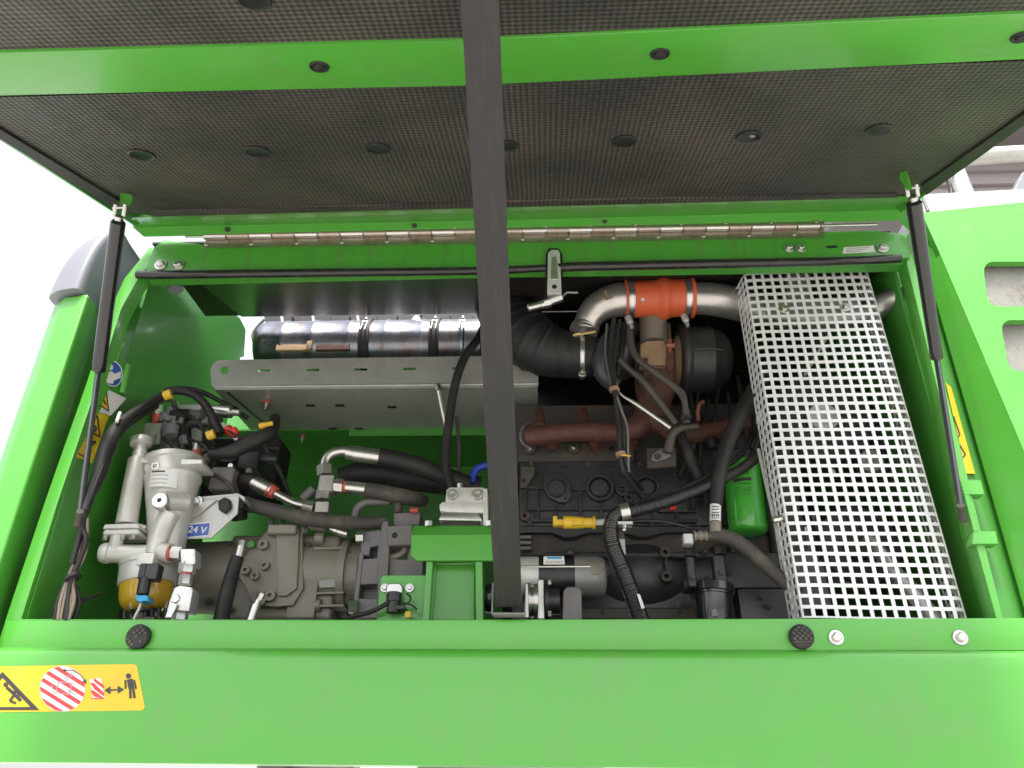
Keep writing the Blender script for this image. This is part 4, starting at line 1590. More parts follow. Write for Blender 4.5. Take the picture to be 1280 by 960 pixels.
def cable(name, label, cat, px, r, mat='rubber', group=None, n=10, **kw):
    m = MB()
    m.tube(px, r, n, **kw)
    o = m.build(name, mat, sharp=70)
    o['label'] = label
    o['category'] = cat
    if group:
        o['group'] = group
    return o
lw = thing('wiring_harness', 'black braided wiring harness arching over the valve block down the door post', 'wiring harness', at(90, 770, 0.10))
def run(parent, name, px, r, mat='rubber', n=9, **kw):
    m = MB()
    m.tube(px, r, n, **kw)
    return m.build(name, mat, parent, sharp=70)
run(lw, 'braided_sleeve', [(208, 492, 0.20, 5), (190, 503, 0.17, 6), (165, 519, 0.12, 7), (145, 537, 0.065, 8.5), (134, 560, 0.035, 10), (125, 590, 0.02, 9), (113, 618, 0.01, 6.5), (106, 640, 0.0, 5.5)], 7, n=14)
run(lw, 'cable', [(196, 508, 0.19), (168, 525, 0.12), (148, 544, 0.06), (132, 575, 0.02), (118, 610, 0.0), (107, 640, 0.0), (99, 672, 0.0), (90, 705, 0.005)], 3.4)
run(lw, 'cable', [(206, 490, 0.21, 5.5), (225, 488, 0.22, 5.5), (243, 494, 0.23, 5), (258, 508, 0.24, 5.5), (275, 542, 0.24, 6)], 5, n=12)
run(lw, 'cable', [(208, 491, 0.22), (228, 486, 0.24), (250, 489, 0.26), (278, 503, 0.30), (310, 523, 0.33)], 3)
run(lw, 'cable', [(215, 489, 0.24), (240, 488, 0.26), (268, 498, 0.29), (298, 512, 0.34)], 2)
run(lw, 'cable', [(106, 640, 0.0), (104, 660, 0.0), (108, 675, 0.0), (100, 700, 0.005), (88, 730, 0.01), (84, 775, 0.012)], 3)
for k in range(6):
    dx = k * 2.6
    run(lw, 'wire', [(104 + dx * 0.4, 648, 0.005), (95 + dx * 0.9, 690, 0.008), (84 + dx * 0.6, 722, 0.012), (72 + dx * 1.6, 750, 0.012), (69 + dx * 1.4 + rnd.uniform(-2, 2), 775, 0.012)], 2.3 if k % 2 else 1.7, 'wire_brown' if k % 3 else 'rubber', 7)
run(lw, 'loop', [(84, 722, 0.02), (95, 735, 0.02), (99, 752, 0.03), (95, 768, 0.03), (90, 778, 0.03)], 3)
run(lw, 'cable', [(97, 752, 0.04), (108, 749, 0.06), (126, 742, 0.12)], 2.2)
for px, py, Y in ((210, 493, 0.195), (264, 543, 0.22)):
    m = MB()
    m.pcyl((px - 5, py + 2, Y - 0.012), (px + 4, py - 1, Y - 0.012), 6, n=14)
    m.build('tape_band', 'yellow_plastic', lw)
m = MB()
m.pcyl((91, 720, 0.01), (92, 723, 0.01), 10, n=14)
m.build('tie', 'rubber', lw)
m = MB()
m.pcyl((146, 527, 0.045), (150, 516, 0.06), 2.2, n=10)
m.build('tie', 'decal_white', lw)

lw2 = thing('branch_harness', 'black taped harness branch with a yellow connector behind the filter', 'wiring harness', at(300, 565, 0.3))
run(lw2, 'braided_sleeve', [(262, 568, 0.24, 6), (290, 564, 0.24, 9), (315, 552, 0.25, 10), (338, 540, 0.27, 9), (344, 522, 0.32, 6)], 8, n=14)
run(lw2, 'cable', [(285, 538, 0.25), (300, 546, 0.25), (318, 543, 0.26)], 1.6)
run(lw2, 'cable', [(266, 560, 0.25), (276, 574, 0.25), (290, 575, 0.26), (300, 568, 0.27)], 2)
run(lw2, 'cable', [(322, 545, 0.3), (338, 570, 0.33), (350, 590, 0.36), (362, 620, 0.4)], 3)
m = MB()
m.pcyl((324, 533, 0.25), (332, 531, 0.25), 4, n=8, ch=0.001)
m.pcyl((331, 531, 0.245), (341, 529, 0.245), 3, n=10)
m.build('yellow_connector', 'yellow_plastic', lw2)
run(lw2, 'cable', [(332, 536, 0.27), (334, 545, 0.26), (328, 552, 0.25)], 2)
for k_, (a_, b_) in enumerate(((( 205, 548), (226, 596)), ((222, 512), (262, 560)), ((180, 520), (212, 500)), ((236, 548), (270, 590)), ((262, 590), (300, 640)))):
    run(vk, 'pilot_line', [(a_[0], a_[1], 0.27), ((a_[0] + b_[0]) / 2 + 6, (a_[1] + b_[1]) / 2 - 8, 0.25), (b_[0], b_[1], 0.30)], 2.4, 'rubber' if k_ % 2 else 'iron_dusty')
for _ in range(16):
    x, y = rnd.uniform(190, 268), rnd.uniform(500, 572)
    part('hex_fitting', rnd.choice(['zinc', 'alu_pipe', 'iron_grey']), lambda m: m.pcyl((x, y, 0.275), (x + rnd.uniform(-3, 3), y + rnd.uniform(6, 11), 0.275), rnd.uniform(3.5, 6), n=6))
w = cable('thin_cable', 'thin dark line running diagonally down from the shelf end to the taped harness', 'cable', [(284, 490, 0.36), (310, 512, 0.36), (334, 532, 0.36), (352, 550, 0.38)], 1.3)

# =========================================================================
# HYDRAULICS
# =========================================================================
hy = thing('hose_tee_assembly', 'steel hydraulic tee with elbow pipe, nuts and two crimped hoses', 'hydraulic hose', at(405, 640, 0.30))
YT = 0.30
def hpart(name, mat, f, parent=None):
    m = MB()
    f(m)
    return m.build(name, mat, parent or hy)
hpart('elbow_pipe', 'zinc', lambda m: m.tube([(405, 586, YT), (407, 575, YT), (415, 567, YT), (428, 564, YT), (438, 565, YT)], 6.2, 16))
hpart('hex_nut', 'alu_pipe', lambda m: m.pcyl((406, 583, YT), (406.5, 595, YT), 10.5, n=6))
hpart('tee_body', 'alu_pipe', lambda m: m.pbox(397.5, 593, 416, 614, YT - 0.02, 0.04, 0.003))
hpart('tee_branch', 'alu_pipe', lambda m: m.pcyl((413, 605, YT), (420, 606, YT), 6.5, n=16))
hpart('hex_nut', 'alu_pipe', lambda m: m.pcyl((419, 607.5, YT), (429.5, 608.5, YT), 9.5, n=6))
hpart('mark_ring', 'red_mark', lambda m: m.pcyl((429.5, 608.5, YT), (434, 609, YT), 7.6, n=18))
hpart('ferrule', 'zinc', lambda m: m.pcyl((433, 609, YT), (459.5, 612, YT), 8, n=20, ch=0.001))
hpart('hex_nut', 'alu_pipe', lambda m: m.pcyl((404.5, 613, YT), (403.5, 625, YT), 9.2, n=6))
hpart('lower_elbow', 'alu_pipe', lambda m: m.pbox(393, 626, 410, 641, YT - 0.02, 0.04, 0.003))
hpart('hex_nut', 'alu_pipe', lambda m: m.pcyl((380, 633, YT), (393, 635.5, YT), 8.5, n=6))
hpart('branch_pipe', 'iron_grey', lambda m: m.pcyl((378, 625, YT + 0.05), (392, 612, YT + 0.05), 6.5, n=16))
hpart('lower_pipe', 'zinc', lambda m: m.tube([(382, 632.5, YT), (368, 629, YT), (354, 622, YT), (341, 615, YT)], 5.4, 16))
hpart('mark_ring', 'red_mark', lambda m: m.pcyl((344.5, 617, YT), (337, 612.5, YT), 7.8, 9.5, n=18))
hpart('ferrule', 'zinc', lambda m: m.pcyl((340, 614, YT), (317, 603, YT), 9.2, n=20, ch=0.001))
hpart('hose', 'rubber', lambda m: m.tube([(320, 604, YT), (309, 600, YT + 0.01), (300, 606, YT + 0.04), (297, 620, YT + 0.08), (300, 650, YT + 0.1)], 9.5, 16))
hpart('ferrule', 'zinc', lambda m: (m.pcyl((434, 565, YT), (444, 567, YT), 9, n=20, ch=0.001), m.pcyl((443, 567, YT), (476, 571.5, YT), 9.8, n=22, ch=0.001)))
hpart('hose', 'rubber', lambda m: m.tube([(474, 571, YT), (495, 575, YT + 0.01), (525, 583, YT + 0.03), (550, 593, YT + 0.05), (585, 606, YT + 0.08)], 11.5, 18))
hpart('hose', 'rubber_dusty', lambda m: m.tube([(458, 612, YT, 9.5), (480, 616, YT, 10), (505, 621, YT, 10), (520, 624, YT + 0.02, 9), (530, 626, YT + 0.06, 7)], 10, 18))
hpart('hose', 'rubber', lambda m: m.tube([(425, 599, YT + 0.10, 13), (450, 592, YT + 0.10, 15), (480, 592, YT + 0.11, 16), (520, 598, YT + 0.12, 16), (600, 610, YT + 0.15, 14)], 15, 18))
w = cable('suction_hose', 'grey brown hose sagging across the top of the hydraulic pump', 'hose', [(308, 628, YT + 0.02, 8), (316, 632, YT - 0.02, 8.5), (345, 639, YT - 0.03, 9), (390, 649, YT - 0.03, 9), (440, 654, YT - 0.02, 8.5), (482, 653, YT, 7.5)], 9, 'rubber_dusty', n=18)
w = cable('bent_pipe', 'small bent steel pipe rising behind the bell housing', 'pipe', [(444, 648, YT + 0.03), (446, 637, YT + 0.03), (455, 629, YT + 0.03), (470, 627, YT + 0.03), (488, 627, YT + 0.03)], 5, 'iron_grey', n=14)

pu = thing('hydraulic_pump', 'olive grey cast hydraulic pump with plugs and boss faces', 'hydraulic pump', at(340, 765, 0.36))
YP = 0.34
def ppart(name, mat, f, parent=None, **kw):
    m = MB()
    f(m)
    return m.build(name, mat, parent or pu, **kw)
ppart('rear_body', 'pump_olive', lambda m: m.lathe(at(225, 722, YP + 0.06), Vector((1, 0, 0)), [(0, 44 * mpp(225, 722, YP)), (at(305, 722, YP + .06).x - at(225, 722, YP + .06).x, 47 * mpp(225, 722, YP))], 40), sharp=60)
ppart('main_body', 'pump_olive', lambda m: m.pbox(280, 668, 420, 775, YP, 0.16, 0.014, 3))
ppart('control_plate', 'pump_olive', lambda m: m.prism([(332, 664), (378, 664), (379, 735), (366, 757), (346, 758), (318, 757), (310, 748), (312, 737), (297, 722), (301, 700), (318, 680)], YP - 0.030, 0.03, 0.004, 2))
ppart('plate_rib', 'pump_olive', lambda m: m.prism([(345, 661), (374, 661), (371, 735), (358, 745), (347, 745)], YP - 0.040, 0.02, 0.004, 2))
ppart('front_body', 'pump_olive', lambda m: m.lathe(at(372, 722, YP + 0.07), Vector((1, 0, 0)), [(0, 48 * mpp(400, 722, YP)), (at(455, 722, YP + .07).x - at(372, 722, YP + .07).x, 44 * mpp(400, 722, YP))], 40), sharp=60)
ppart('joint_flange', 'pump_olive', lambda m: m.lathe(at(381, 722, YP + 0.07), Vector((1, 0, 0)), [(0, 51 * mpp(400, 722, YP)), (0.012, 51 * mpp(400, 722, YP))], 40))
ppart('end_flange', 'pump_olive', lambda m: m.lathe(at(431, 722, YP + 0.07), Vector((1, 0, 0)), [(0, 50 * mpp(400, 722, YP)), (0.02, 50 * mpp(400, 722, YP))], 40))
for yq in (684, 704, 740, 756):
    ppart('casting_rib', 'pump_olive', lambda m: m.prism([(392, yq), (430, yq - 1), (430, yq + 2), (392, yq + 3)], YP - 0.018, 0.05, 0.001))
for xq, yq in ((386, 682), (386, 765), (288, 682), (288, 762), (436, 692), (436, 752), (262, 690), (262, 752)):
    bolt(pu, xq, yq, YP - 0.006 if xq > 300 else YP - 0.01, 4.6, 'darkbolt')
ppart('data_plate', 'alu_dull', lambda m: m.prism([(399, 722), (420, 722), (420, 734), (399, 735)], YP - 0.0195, 0.02, 0.0005))
ppart('foot', 'pump_olive', lambda m: m.pbox(360, 724, 395, 772, YP - 0.02, 0.06, 0.004, 2))
for px, py, r in ((328, 680, 6.5), (330, 706, 6), (318, 719, 5.5), (306, 712, 5.8), (324, 748, 9), (398, 673, 0), (437, 713, 14.5), (337, 744, 7), (271, 715, 0), (394, 757, 0)):
    if r == 0:
        ppart('bolt_boss', 'pump_olive', lambda m: m.pcyl((px + 8, py, YP - 0.005), (px - 4, py, YP - 0.005), 8, n=16, ch=0.003))
        continue
    Yq = YP - 0.045 if px < 345 else YP - 0.012
    m = MB()
    m.ringdisc(px, py, Yq, r, r * 0.42, 0.014 if px < 345 else 0.03)
    bo = m.build('port_boss', 'pump_olive', pu)
    if r > 10:
        m = MB()
        m.ringdisc(px, py, Yq - 0.004, r * 0.66, r * 0.3, 0.012)
        m.build('port_plug', 'pump_olive', bo)
        m = MB()
        m.lathe(at(px, py, Yq + 0.001), Vector((0, 1, 0)), [(0, 0.0062), (0.004, 0.0062)], 6)
        m.build('hex_socket', 'bay_black', bo)
ppart('green_mark', 'green_paint_inner', lambda m: m.disc(313, 680, YP - 0.046, 5, 0.01, 14))
ppart('top_cover', 'pump_olive', lambda m: m.pbox(334, 655, 370, 667, YP - 0.055, 0.06, 0.003))
for x in (339, 353, 366):
    ppart('cover_bolt', 'zinc', lambda m: m.pcyl((x, 649, YP - 0.03), (x, 658, YP - 0.03), 3.6, n=8))
ppart('plug_fitting', 'zinc', lambda m: (m.pcyl((381, 655, YP - 0.04), (381, 667, YP - 0.04), 4.5, n=6),))
ppart('cable_clip', 'zinc', lambda m: m.prism([(386, 655), (408, 657), (408, 662), (386, 660)], YP - 0.05, 0.02, 0.001))
ppart('small_hose_end', 'zinc', lambda m: (m.pcyl((414, 660, YP - 0.05), (422, 664, YP - 0.05), 4.5, n=10), m.pcyl((422, 664, YP - 0.05), (435, 668, YP - 0.05), 4.8, n=14, ch=0.001)))
ppart('lug', 'pump_olive', lambda m: m.prism([(378, 713), (386, 707), (397, 708), (397, 717), (386, 719), (378, 720)], YP - 0.018, 0.03, 0.003))

bh = thing('bell_housing', 'grey cast iron bell housing with pockets between pump and engine mount', 'bell housing', at(490, 765, 0.3))
def bpart(name, mat, f, parent=None):
    m = MB()
    f(m)
    return m.build(name, mat, parent or bh)
YBH = 0.27
bpart('flange', 'iron_grey', lambda m: m.prism([(477, 652), (486, 650), (487, 672), (483, 772), (471, 772), (472, 690)], YBH, 0.16, 0.003))
bpart('pocket_frame', 'iron_grey', lambda m: (m.prism([(453, 665), (478, 662), (478, 682), (462, 683), (462, 694), (451, 694)], YBH + 0.004, 0.08, 0.002),
                                              m.prism([(449, 699), (477, 697), (474, 730), (446, 731)], YBH + 0.004, 0.08, 0.002),
                                              m.prism([(443, 748), (474, 748), (473, 773), (441, 773)], YBH + 0.004, 0.08, 0.002),
                                              m.prism([(449, 690), (455, 690), (447, 760), (441, 760)], YBH + 0.002, 0.08, 0.002)))
bpart('pocket_back', 'iron_grey', lambda m: m.prism([(452, 668), (478, 666), (474, 772), (444, 772)], YBH + 0.05, 0.06, 0.0))
bpart('side_block', 'iron_grey', lambda m: m.prism([(484, 657), (516, 655), (516, 681), (484, 682)], YBH - 0.012, 0.06, 0.003))
bpart('top_block', 'iron_grey', lambda m: m.prism([(492, 640), (526, 640), (524, 657), (492, 658)], YBH + 0.02, 0.06, 0.003))
bpart('lower_plate', 'iron_grey', lambda m: m.prism([(484, 682), (488, 682), (488, 700), (510, 701), (512, 682), (530, 682), (528, 720), (482, 720)], YBH + 0.012, 0.06, 0.002))
bpart('arch', 'pump_olive', lambda m: m.tube([(487, 697, YBH + 0.02), (497, 695, YBH + 0.02), (505, 690, YBH + 0.02), (508, 682, YBH + 0.02)], 4.5, 12))
bpart('bolt_hole', 'bay_black', lambda m: m.disc(493, 669, YBH - 0.0135, 3.8, 0.01, 16))
bpart('flange_bolt', 'zinc', lambda m: m.pcyl((437, 759, YBH), (448, 759, YBH), 8.5, n=6))
bpart('flange_bolt', 'zinc', lambda m: m.pcyl((446, 671, YBH), (455, 671, YBH), 7.5, n=6))
bpart('stud', 'iron_dusty', lambda m: m.pcyl((498, 630, YBH + 0.02), (498, 641, YBH + 0.02), 5, n=12))
bpart('copper_plug', 'red_mark', lambda m: m.pcyl((513, 638, YBH + 0.01), (523, 638, YBH + 0.01), 3.5, n=10))

th = thing('test_hose', 'dark ribbed test hose leaning in front of the hydraulic pump', 'hose', at(282, 770, 0.22))
def tpart(name, mat, f, parent):
    m = MB()
    f(m)
    return m.build(name, mat, parent)
tpart('hose', 'rubber', lambda m: m.tube([(297, 696, 0.22, 8), (291, 715, 0.22, 8.5), (283, 745, 0.21, 9.5), (276, 778, 0.20, 10)], 9, 16), th)
tpart('ferrule', 'zinc', lambda m: (m.pcyl((303, 676, 0.22), (301.5, 683, 0.22), 4.5, n=6), m.pcyl((301.5, 683, 0.22), (298, 697, 0.22), 5.2, n=14)), th)
th2 = thing('silver_hose_end', 'short silver hose fitting poking up at the pump foot', 'hose fitting', at(318, 770, 0.24))
tpart('ferrule', 'zinc', lambda m: m.pcyl((320, 756, 0.24), (313, 776, 0.24), 6, n=14), th2)
tpart('hex_nut', 'zinc', lambda m: (m.pcyl((327, 742, 0.24), (323, 750, 0.24), 5, n=6), m.pcyl((323, 750, 0.24), (320, 757, 0.24), 4, n=12)), th2)

# dark hose behind the filter foot
cable('drain_hose', 'thick black hose standing behind the amber filter bowl', 'hose', [(130, 700, 0.40, 18), (136, 730, 0.40, 18), (138, 780, 0.40, 18)], 18, 'rubber', n=18)

# =========================================================================
# ENGINE MOUNT
# =========================================================================
em = thing('engine_mount_bracket', 'welded bright green engine mount bracket standing in the middle of the bay', 'bracket', at(570, 770, 0.15))
YE = 0.14
def epart(name, mat, f, parent=None, **kw):
    m = MB()
    f(m)
    return m.build(name, mat, parent or em, **kw)
epart('head_plate', 'green_paint', lambda m: m.prism([(514, 669), (616, 669), (618, 701), (520, 701), (513, 694)], YE, 0.008, 0.002))
def topslope(m):
    a, b = at(514, 669, YE + 0.0005), at(616, 669, YE + 0.0005)
    c, d = at(616, 657, YE + 0.03), at(517, 657, YE + 0.03)
    f = [a, b, c, d]
    m.hull(f, [v + Vector((0, 0.006, -0.006)) for v in f], 0.001)
epart('sloped_top', 'green_paint', topslope)
epart('web_plate', 'green_paint', lambda m: m.pbox(541, 704, 596, 775, YE + 0.045, 0.008, 0.001))
epart('side_web', 'green_paint', lambda m: m.prism([(533, 702), (541, 702), (536, 776), (528, 776)], YE + 0.006, 0.055, 0.001))
epart('side_web', 'green_paint', lambda m: m.prism([(594, 702), (603, 702), (604, 776), (595, 776)], YE + 0.006, 0.055, 0.001))
epart('weld_seam', 'green_paint', lambda m: m.tube([(544, 706, YE + 0.044), (542, 725, YE + 0.044), (540, 750, YE + 0.044), (538, 776, YE + 0.044)], 2.6, 8))
epart('weld_seam', 'green_paint', lambda m: m.tube([(544, 705, YE + 0.044), (570, 704.5, YE + 0.044), (593, 704, YE + 0.044)], 2.2, 8))
epart('weld_seam', 'green_paint', lambda m: m.tube([(592, 706, YE + 0.044), (592, 740, YE + 0.044), (592, 776, YE + 0.044)], 2.2, 8))
ear = epart('ear_plate', 'green_paint', lambda m: m.prism([(476, 722), (480, 719), (534, 719), (532, 776), (470, 776)], YE + 0.03, 0.006, 0.001))
sc_ = thing('sensor_clip', 'chrome saddle clip holding a black sensor on the green ear plate', 'sensor', at(492, 760, YE))
epart('saddle', 'zinc', lambda m: m.prism([(483, 733), (486, 729), (500, 729), (503, 733), (502, 744), (482, 744)], YE + 0.012, 0.015, 0.002), sc_)
for x in (481, 512):
    bolt(sc_, x, 735, YE + 0.026, 5.5)
epart('sensor_body', 'black_plastic', lambda m: (m.pcyl((493, 741, YE + 0.01), (492, 753, YE + 0.01), 9.5, n=18, ch=0.001), m.pcyl((492, 753, YE + 0.01), (491, 766, YE + 0.01), 8, n=18), m.pbox(484, 756, 506, 762, YE - 0.002, 0.03, 0.002)), sc_)
epart('lead', 'rubber', lambda m: m.tube([(486, 753, YE + 0.0), (474, 760, YE), (460, 766, YE + 0.01), (448, 769, YE + 0.02), (438, 772, YE + 0.03)], 3, 10), sc_)
epart('lead', 'rubber', lambda m: m.tube([(503, 757, YE), (512, 752, YE), (513, 746, YE), (508, 742, YE + 0.01)], 1.1, 8), sc_)
epart('lead', 'rubber', lambda m: m.tube([(500, 753, YE), (514, 756, YE), (521, 762, YE)], 1.1, 8), sc_)
epart('yellow_tag', 'yellow_plastic', lambda m: m.pbox(506, 764, 513, 772, YE - 0.004, 0.01, 0.001), sc_)
mt = thing('rubber_mount', 'silver cast engine mount block bolted above the green bracket', 'engine mount', at(580, 655, 0.16))
epart('cap_block', 'cast_alu', lambda m: m.prism([(558, 612), (562, 609), (605, 609), (608, 614), (606, 634), (556, 634)], YE + 0.02, 0.05, 0.003, 2), mt)
epart('collar', 'cast_alu', lambda m: m.prism([(549, 631), (553, 627), (604, 628), (607, 633), (604, 641), (550, 639)], YE + 0.012, 0.07, 0.003, 2), mt)
epart('dome', 'zinc', lambda m: m.prism([(548, 650), (551, 643), (562, 637), (590, 637), (600, 643), (603, 651)], YE + 0.015, 0.06, 0.003, 2), mt)
epart('rubber_pad', 'rubber', lambda m: m.pbox(552, 650, 600, 659, YE + 0.03, 0.05, 0.002), mt)
epart('side_plate', 'cast_alu', lambda m: m.prism([(603, 612), (609, 610), (610, 656), (604, 656)], YE + 0.015, 0.05, 0.001), mt)
for x in (565.5, 597):
    bolt(mt, x, 619, YE + 0.016, 6.5, 'socket')
epart('stud', 'zinc', lambda m: m.pcyl((575, 605, YE + 0.04), (575, 612, YE + 0.04), 4, n=8), mt)
for x in (536, 612):
    epart('nut', 'zinc', lambda m: (m.pcyl((x, 652, YE + 0.02), (x, 658, YE + 0.02), 5, n=6)), mt)
# hose and blue line behind
cable('breather_hose', 'black hose dropping from the muffler across the shelf to the mount', 'hose', [(606, 405, 0.42, 5), (596, 425, 0.31, 5.2), (580, 448, 0.29, 5.5), (569, 480, 0.285, 5.5), (562, 520, 0.285, 5.5), (558, 555, 0.285, 5.5), (558, 585, 0.285, 5.5), (566, 612, 0.28, 5.5)], 5.5, 'rubber', n=14)
cable('blue_line', 'short curved blue line beside the black strap', 'hose', [(590, 604, 0.40), (592, 592, 0.40), (600, 584, 0.40), (625, 579, 0.40)], 4.6, 'blue_hose', n=12)
cable('small_pipe', 'thin dark pipe beside the breather hose', 'pipe', [(571, 522, 0.40), (574, 560, 0.40), (573, 592, 0.40)], 2.4, 'iron_dusty')

# =========================================================================
# ENGINE
# =========================================================================
en = thing('diesel_engine', 'black cast iron diesel engine block with ribbed side cover and round covers', 'engine', at(780, 770, 0.4))
YK = 0.34
def mk(parent):
    def f_(name, mat, fn, par=None, **kw):
        m = MB()
        fn(m)
        return m.build(name, mat, par or parent, **kw)
    return f_
ep = mk(en)
ep('block', 'cast_iron', lambda m: m.pbox(640, 655, 1010, 800, YK + 0.03, 0.35, 0.01, 2))
ep('cylinder_head', 'iron_dusty', lambda m: m.pbox(640, 505, 985, 580, YK + 0.06, 0.32, 0.008, 2))
ep('head_step', 'iron_dusty', lambda m: m.pbox(648, 553, 792, 577, YK + 0.022, 0.06, 0.004, 2))
cover = ep('side_cover', 'cast_iron', lambda m: m.pbox(649, 576, 960, 657, YK, 0.08, 0.006, 2))
def rib(x0, y0, x1, y1, w=1.6, Y=YK, d=0.012):
    m = MB()
    if abs(x1 - x0) > abs(y1 - y0):
        m.prism([(x0, y0 - w), (x1, y1 - w), (x1, y1 + w), (x0, y0 + w)], Y - d, d + 0.002, 0.001)
    else:
        m.prism([(x0 - w, y0), (x0 + w, y0), (x1 + w, y1), (x1 - w, y1)], Y - d, d + 0.002, 0.001)
    m.build('rib', 'cast_iron', cover)
rib(656, 609, 680, 609.5); rib(715, 611, 734, 611); rib(768, 611, 795, 612); rib(820, 611, 900, 607)
rib(658, 636, 800, 636); rib(658, 650, 872, 651, 2.2)
for x in (657, 672, 694, 724, 751, 776, 815, 846):
    rib(x, 611 if x in (657, 672, 724, 776, 815, 846) else 629, x + 1, 650, 1.2)
rib(726, 612, 727, 650, 1.0)
for x in (707, 760, 855):
    m = MB()
    m.prism([(x - 10, 582), (x + 11, 582), (x + 5, 585), (x - 4, 585)], YK - 0.001, 0.003)
    m.build('slot', 'bay_black', cover)
# flanged round covers
m = MB()
m.prism([(679, 592), (690, 589), (703, 592), (713, 604), (714, 620), (708, 628), (698, 627), (686, 621), (679, 610)], YK - 0.020, 0.022, 0.004, 2)
rf = m.build('rhombic_flange', 'cast_iron', cover)
m = MB(); m.disc(695.5, 609, YK - 0.032, 12, 0.014, 24, 0.005); m.build('round_cap', 'cast_iron', rf)
for x, y in ((685, 594.5), (707, 623)):
    m = MB(); m.disc(x, y, YK - 0.0208, 2.2, 0.004, 12, 0.0005); m.build('bolt_hole', 'bay_black', rf)
for x, y, r in ((750, 609, 17.5), (809, 608, 15.5), (873, 604, 15)):
    m = MB(); m.ringdisc(x, y, YK - 0.020, r, r * 0.80, 0.022); rf = m.build('round_cover', 'cast_iron', cover)
    m = MB(); m.disc(x, y, YK - 0.021, r * 0.68, 0.020, 24, 0.004); m.build('round_cap', 'cast_iron', rf)
for x, y, r in ((778, 612, 8), (786, 622, 6), (848, 592, 6)):
    m = MB(); m.ringdisc(x, y, YK - 0.016, r, r * 0.5, 0.018); m.build('boss', 'cast_iron', cover)
m = MB(); m.ringdisc(656, 644.5, YK - 0.018, 6.4, 2.6, 0.02); m.build('boss', 'iron_dusty', cover)
m = MB(); m.pbox(660, 640, 668, 649, YK - 0.012, 0.014, 0.002); m.build('boss_web', 'cast_iron', cover)
m = MB(); m.prism([(651, 582), (669, 583), (668, 594), (662, 602), (658, 609), (650, 610)], YK - 0.016, 0.012, 0.002); br = m.build('lifting_bracket', 'iron_dusty', en)
m = MB(); m.disc(655, 601, YK - 0.0168, 3.0, 0.004, 12, 0.0005); m.build('bolt_hole', 'bay_black', br)
for x, y in ((662, 560), (717, 559)):
    m = MB(); m.ringdisc(x, y, YK + 0.008, 7.5, 4, 0.02); hb_ = m.build('bolt_boss', 'iron_dusty', en)
    bolt(hb_, x, y, YK + 0.006, 3.8)
for x, y in ((690, 562), (741, 560), (765, 561)):
    ep('head_hole', 'bay_black', lambda m: m.disc(x, y, YK + 0.0212, 4, 0.004, 12, 0.0005))
ep('wire_hook', 'iron_grey', lambda m: m.tube([(663, 529, YK), (655, 533, YK - 0.01), (651, 543, YK - 0.015), (653, 553, YK - 0.01), (662, 560, YK)], 2.2, 8))
# recess under the cover
ep('cover_ledge', 'cast_iron', lambda m: m.prism([(648, 657), (960, 657), (962, 664), (830, 664), (812, 671), (795, 671), (778, 664), (735, 664), (718, 672), (704, 672), (690, 664), (662, 664), (648, 668)], YK - 0.012, 0.06, 0.003))
ep('recess_panel', 'iron_dusty', lambda m: m.pbox(648, 663, 965, 694, YK + 0.018, 0.02, 0))
for k in range(3):
    ep('comb_tooth', 'iron_grey', lambda m: m.pbox(650, 669 + k * 7, 664, 673 + k * 7, YK - 0.01, 0.04, 0.001))
ep('lower_rail', 'cast_iron', lambda m: m.prism([(680, 690), (965, 690), (967, 697), (680, 697)], YK - 0.006, 0.05, 0.003))
m = MB(); m.ringdisc(712, 690, YK - 0.014, 6.0, 3, 0.03); m.build('boss', 'cast_iron', en)
for (x, y, rx_, rz_) in ((796, 728, 60, 42), (905, 728, 56, 42)):
    p = at(x, y, YK + 0.13)
    s = mpp(x, y, YK)
    ep('cylinder_bulge', 'cast_iron', lambda m: m.sphere(p, 1.0, 28, (rx_ * 1.5 * s, 0.14, rz_ * 1.42 * s)))
for x, y in ((832, 690), (833.5, 720)):
    m = MB(); m.ringdisc(x, y, YK - 0.022, 7, 3.2, 0.05); m.build('boss', 'iron_dusty', en)
ep('boss_rib', 'cast_iron', lambda m: m.prism([(831, 696), (834, 696), (835, 714), (832, 714)], YK - 0.012, 0.05, 0.001))
ep('sump_rail', 'iron_dusty', lambda m: m.pbox(720, 759, 1005, 775, YK - 0.02, 0.06, 0.004))
for x in (755, 800, 850, 925, 960):
    bolt(en, x, 765, YK - 0.021, 3.5, 'darkbolt')
# darker clutter towards the front of the engine
for (x0, y0, x1, y1, Yc, mt_) in ((905, 690, 985, 735, 0.30, 'cast_iron'), (925, 735, 1000, 790, 0.27, 'cast_iron'), (880, 515, 945, 560, 0.36, 'iron_dusty'), (850, 560, 915, 600, 0.33, 'cast_iron'), (955, 560, 1000, 690, 0.34, 'cast_iron'), (820, 590, 870, 640, 0.325, 'cast_iron')):
    ep('auxiliary_casting', mt_, lambda m: m.pbox(x0, y0, x1, y1, Yc, 0.06, 0.008, 2))
for _ in range(26):
    x, y = rnd.uniform(845, 985), rnd.uniform(600, 760)
    if 862 < x < 968 and 575 < y < 680:
        continue
    bolt(en, x, y, 0.265 if y > 735 else (0.295 if y > 690 else 0.325), rnd.uniform(2.5, 5), 'darkbolt')
for x, y in ((664, 580), (735, 580), (800, 580), (838, 600), (662, 655), (740, 655), (815, 655), (860, 640), (900, 650)):
    bolt(en, x, y, YK - (0.013 if y > 650 else 0.002), 3.2, 'darkbolt')
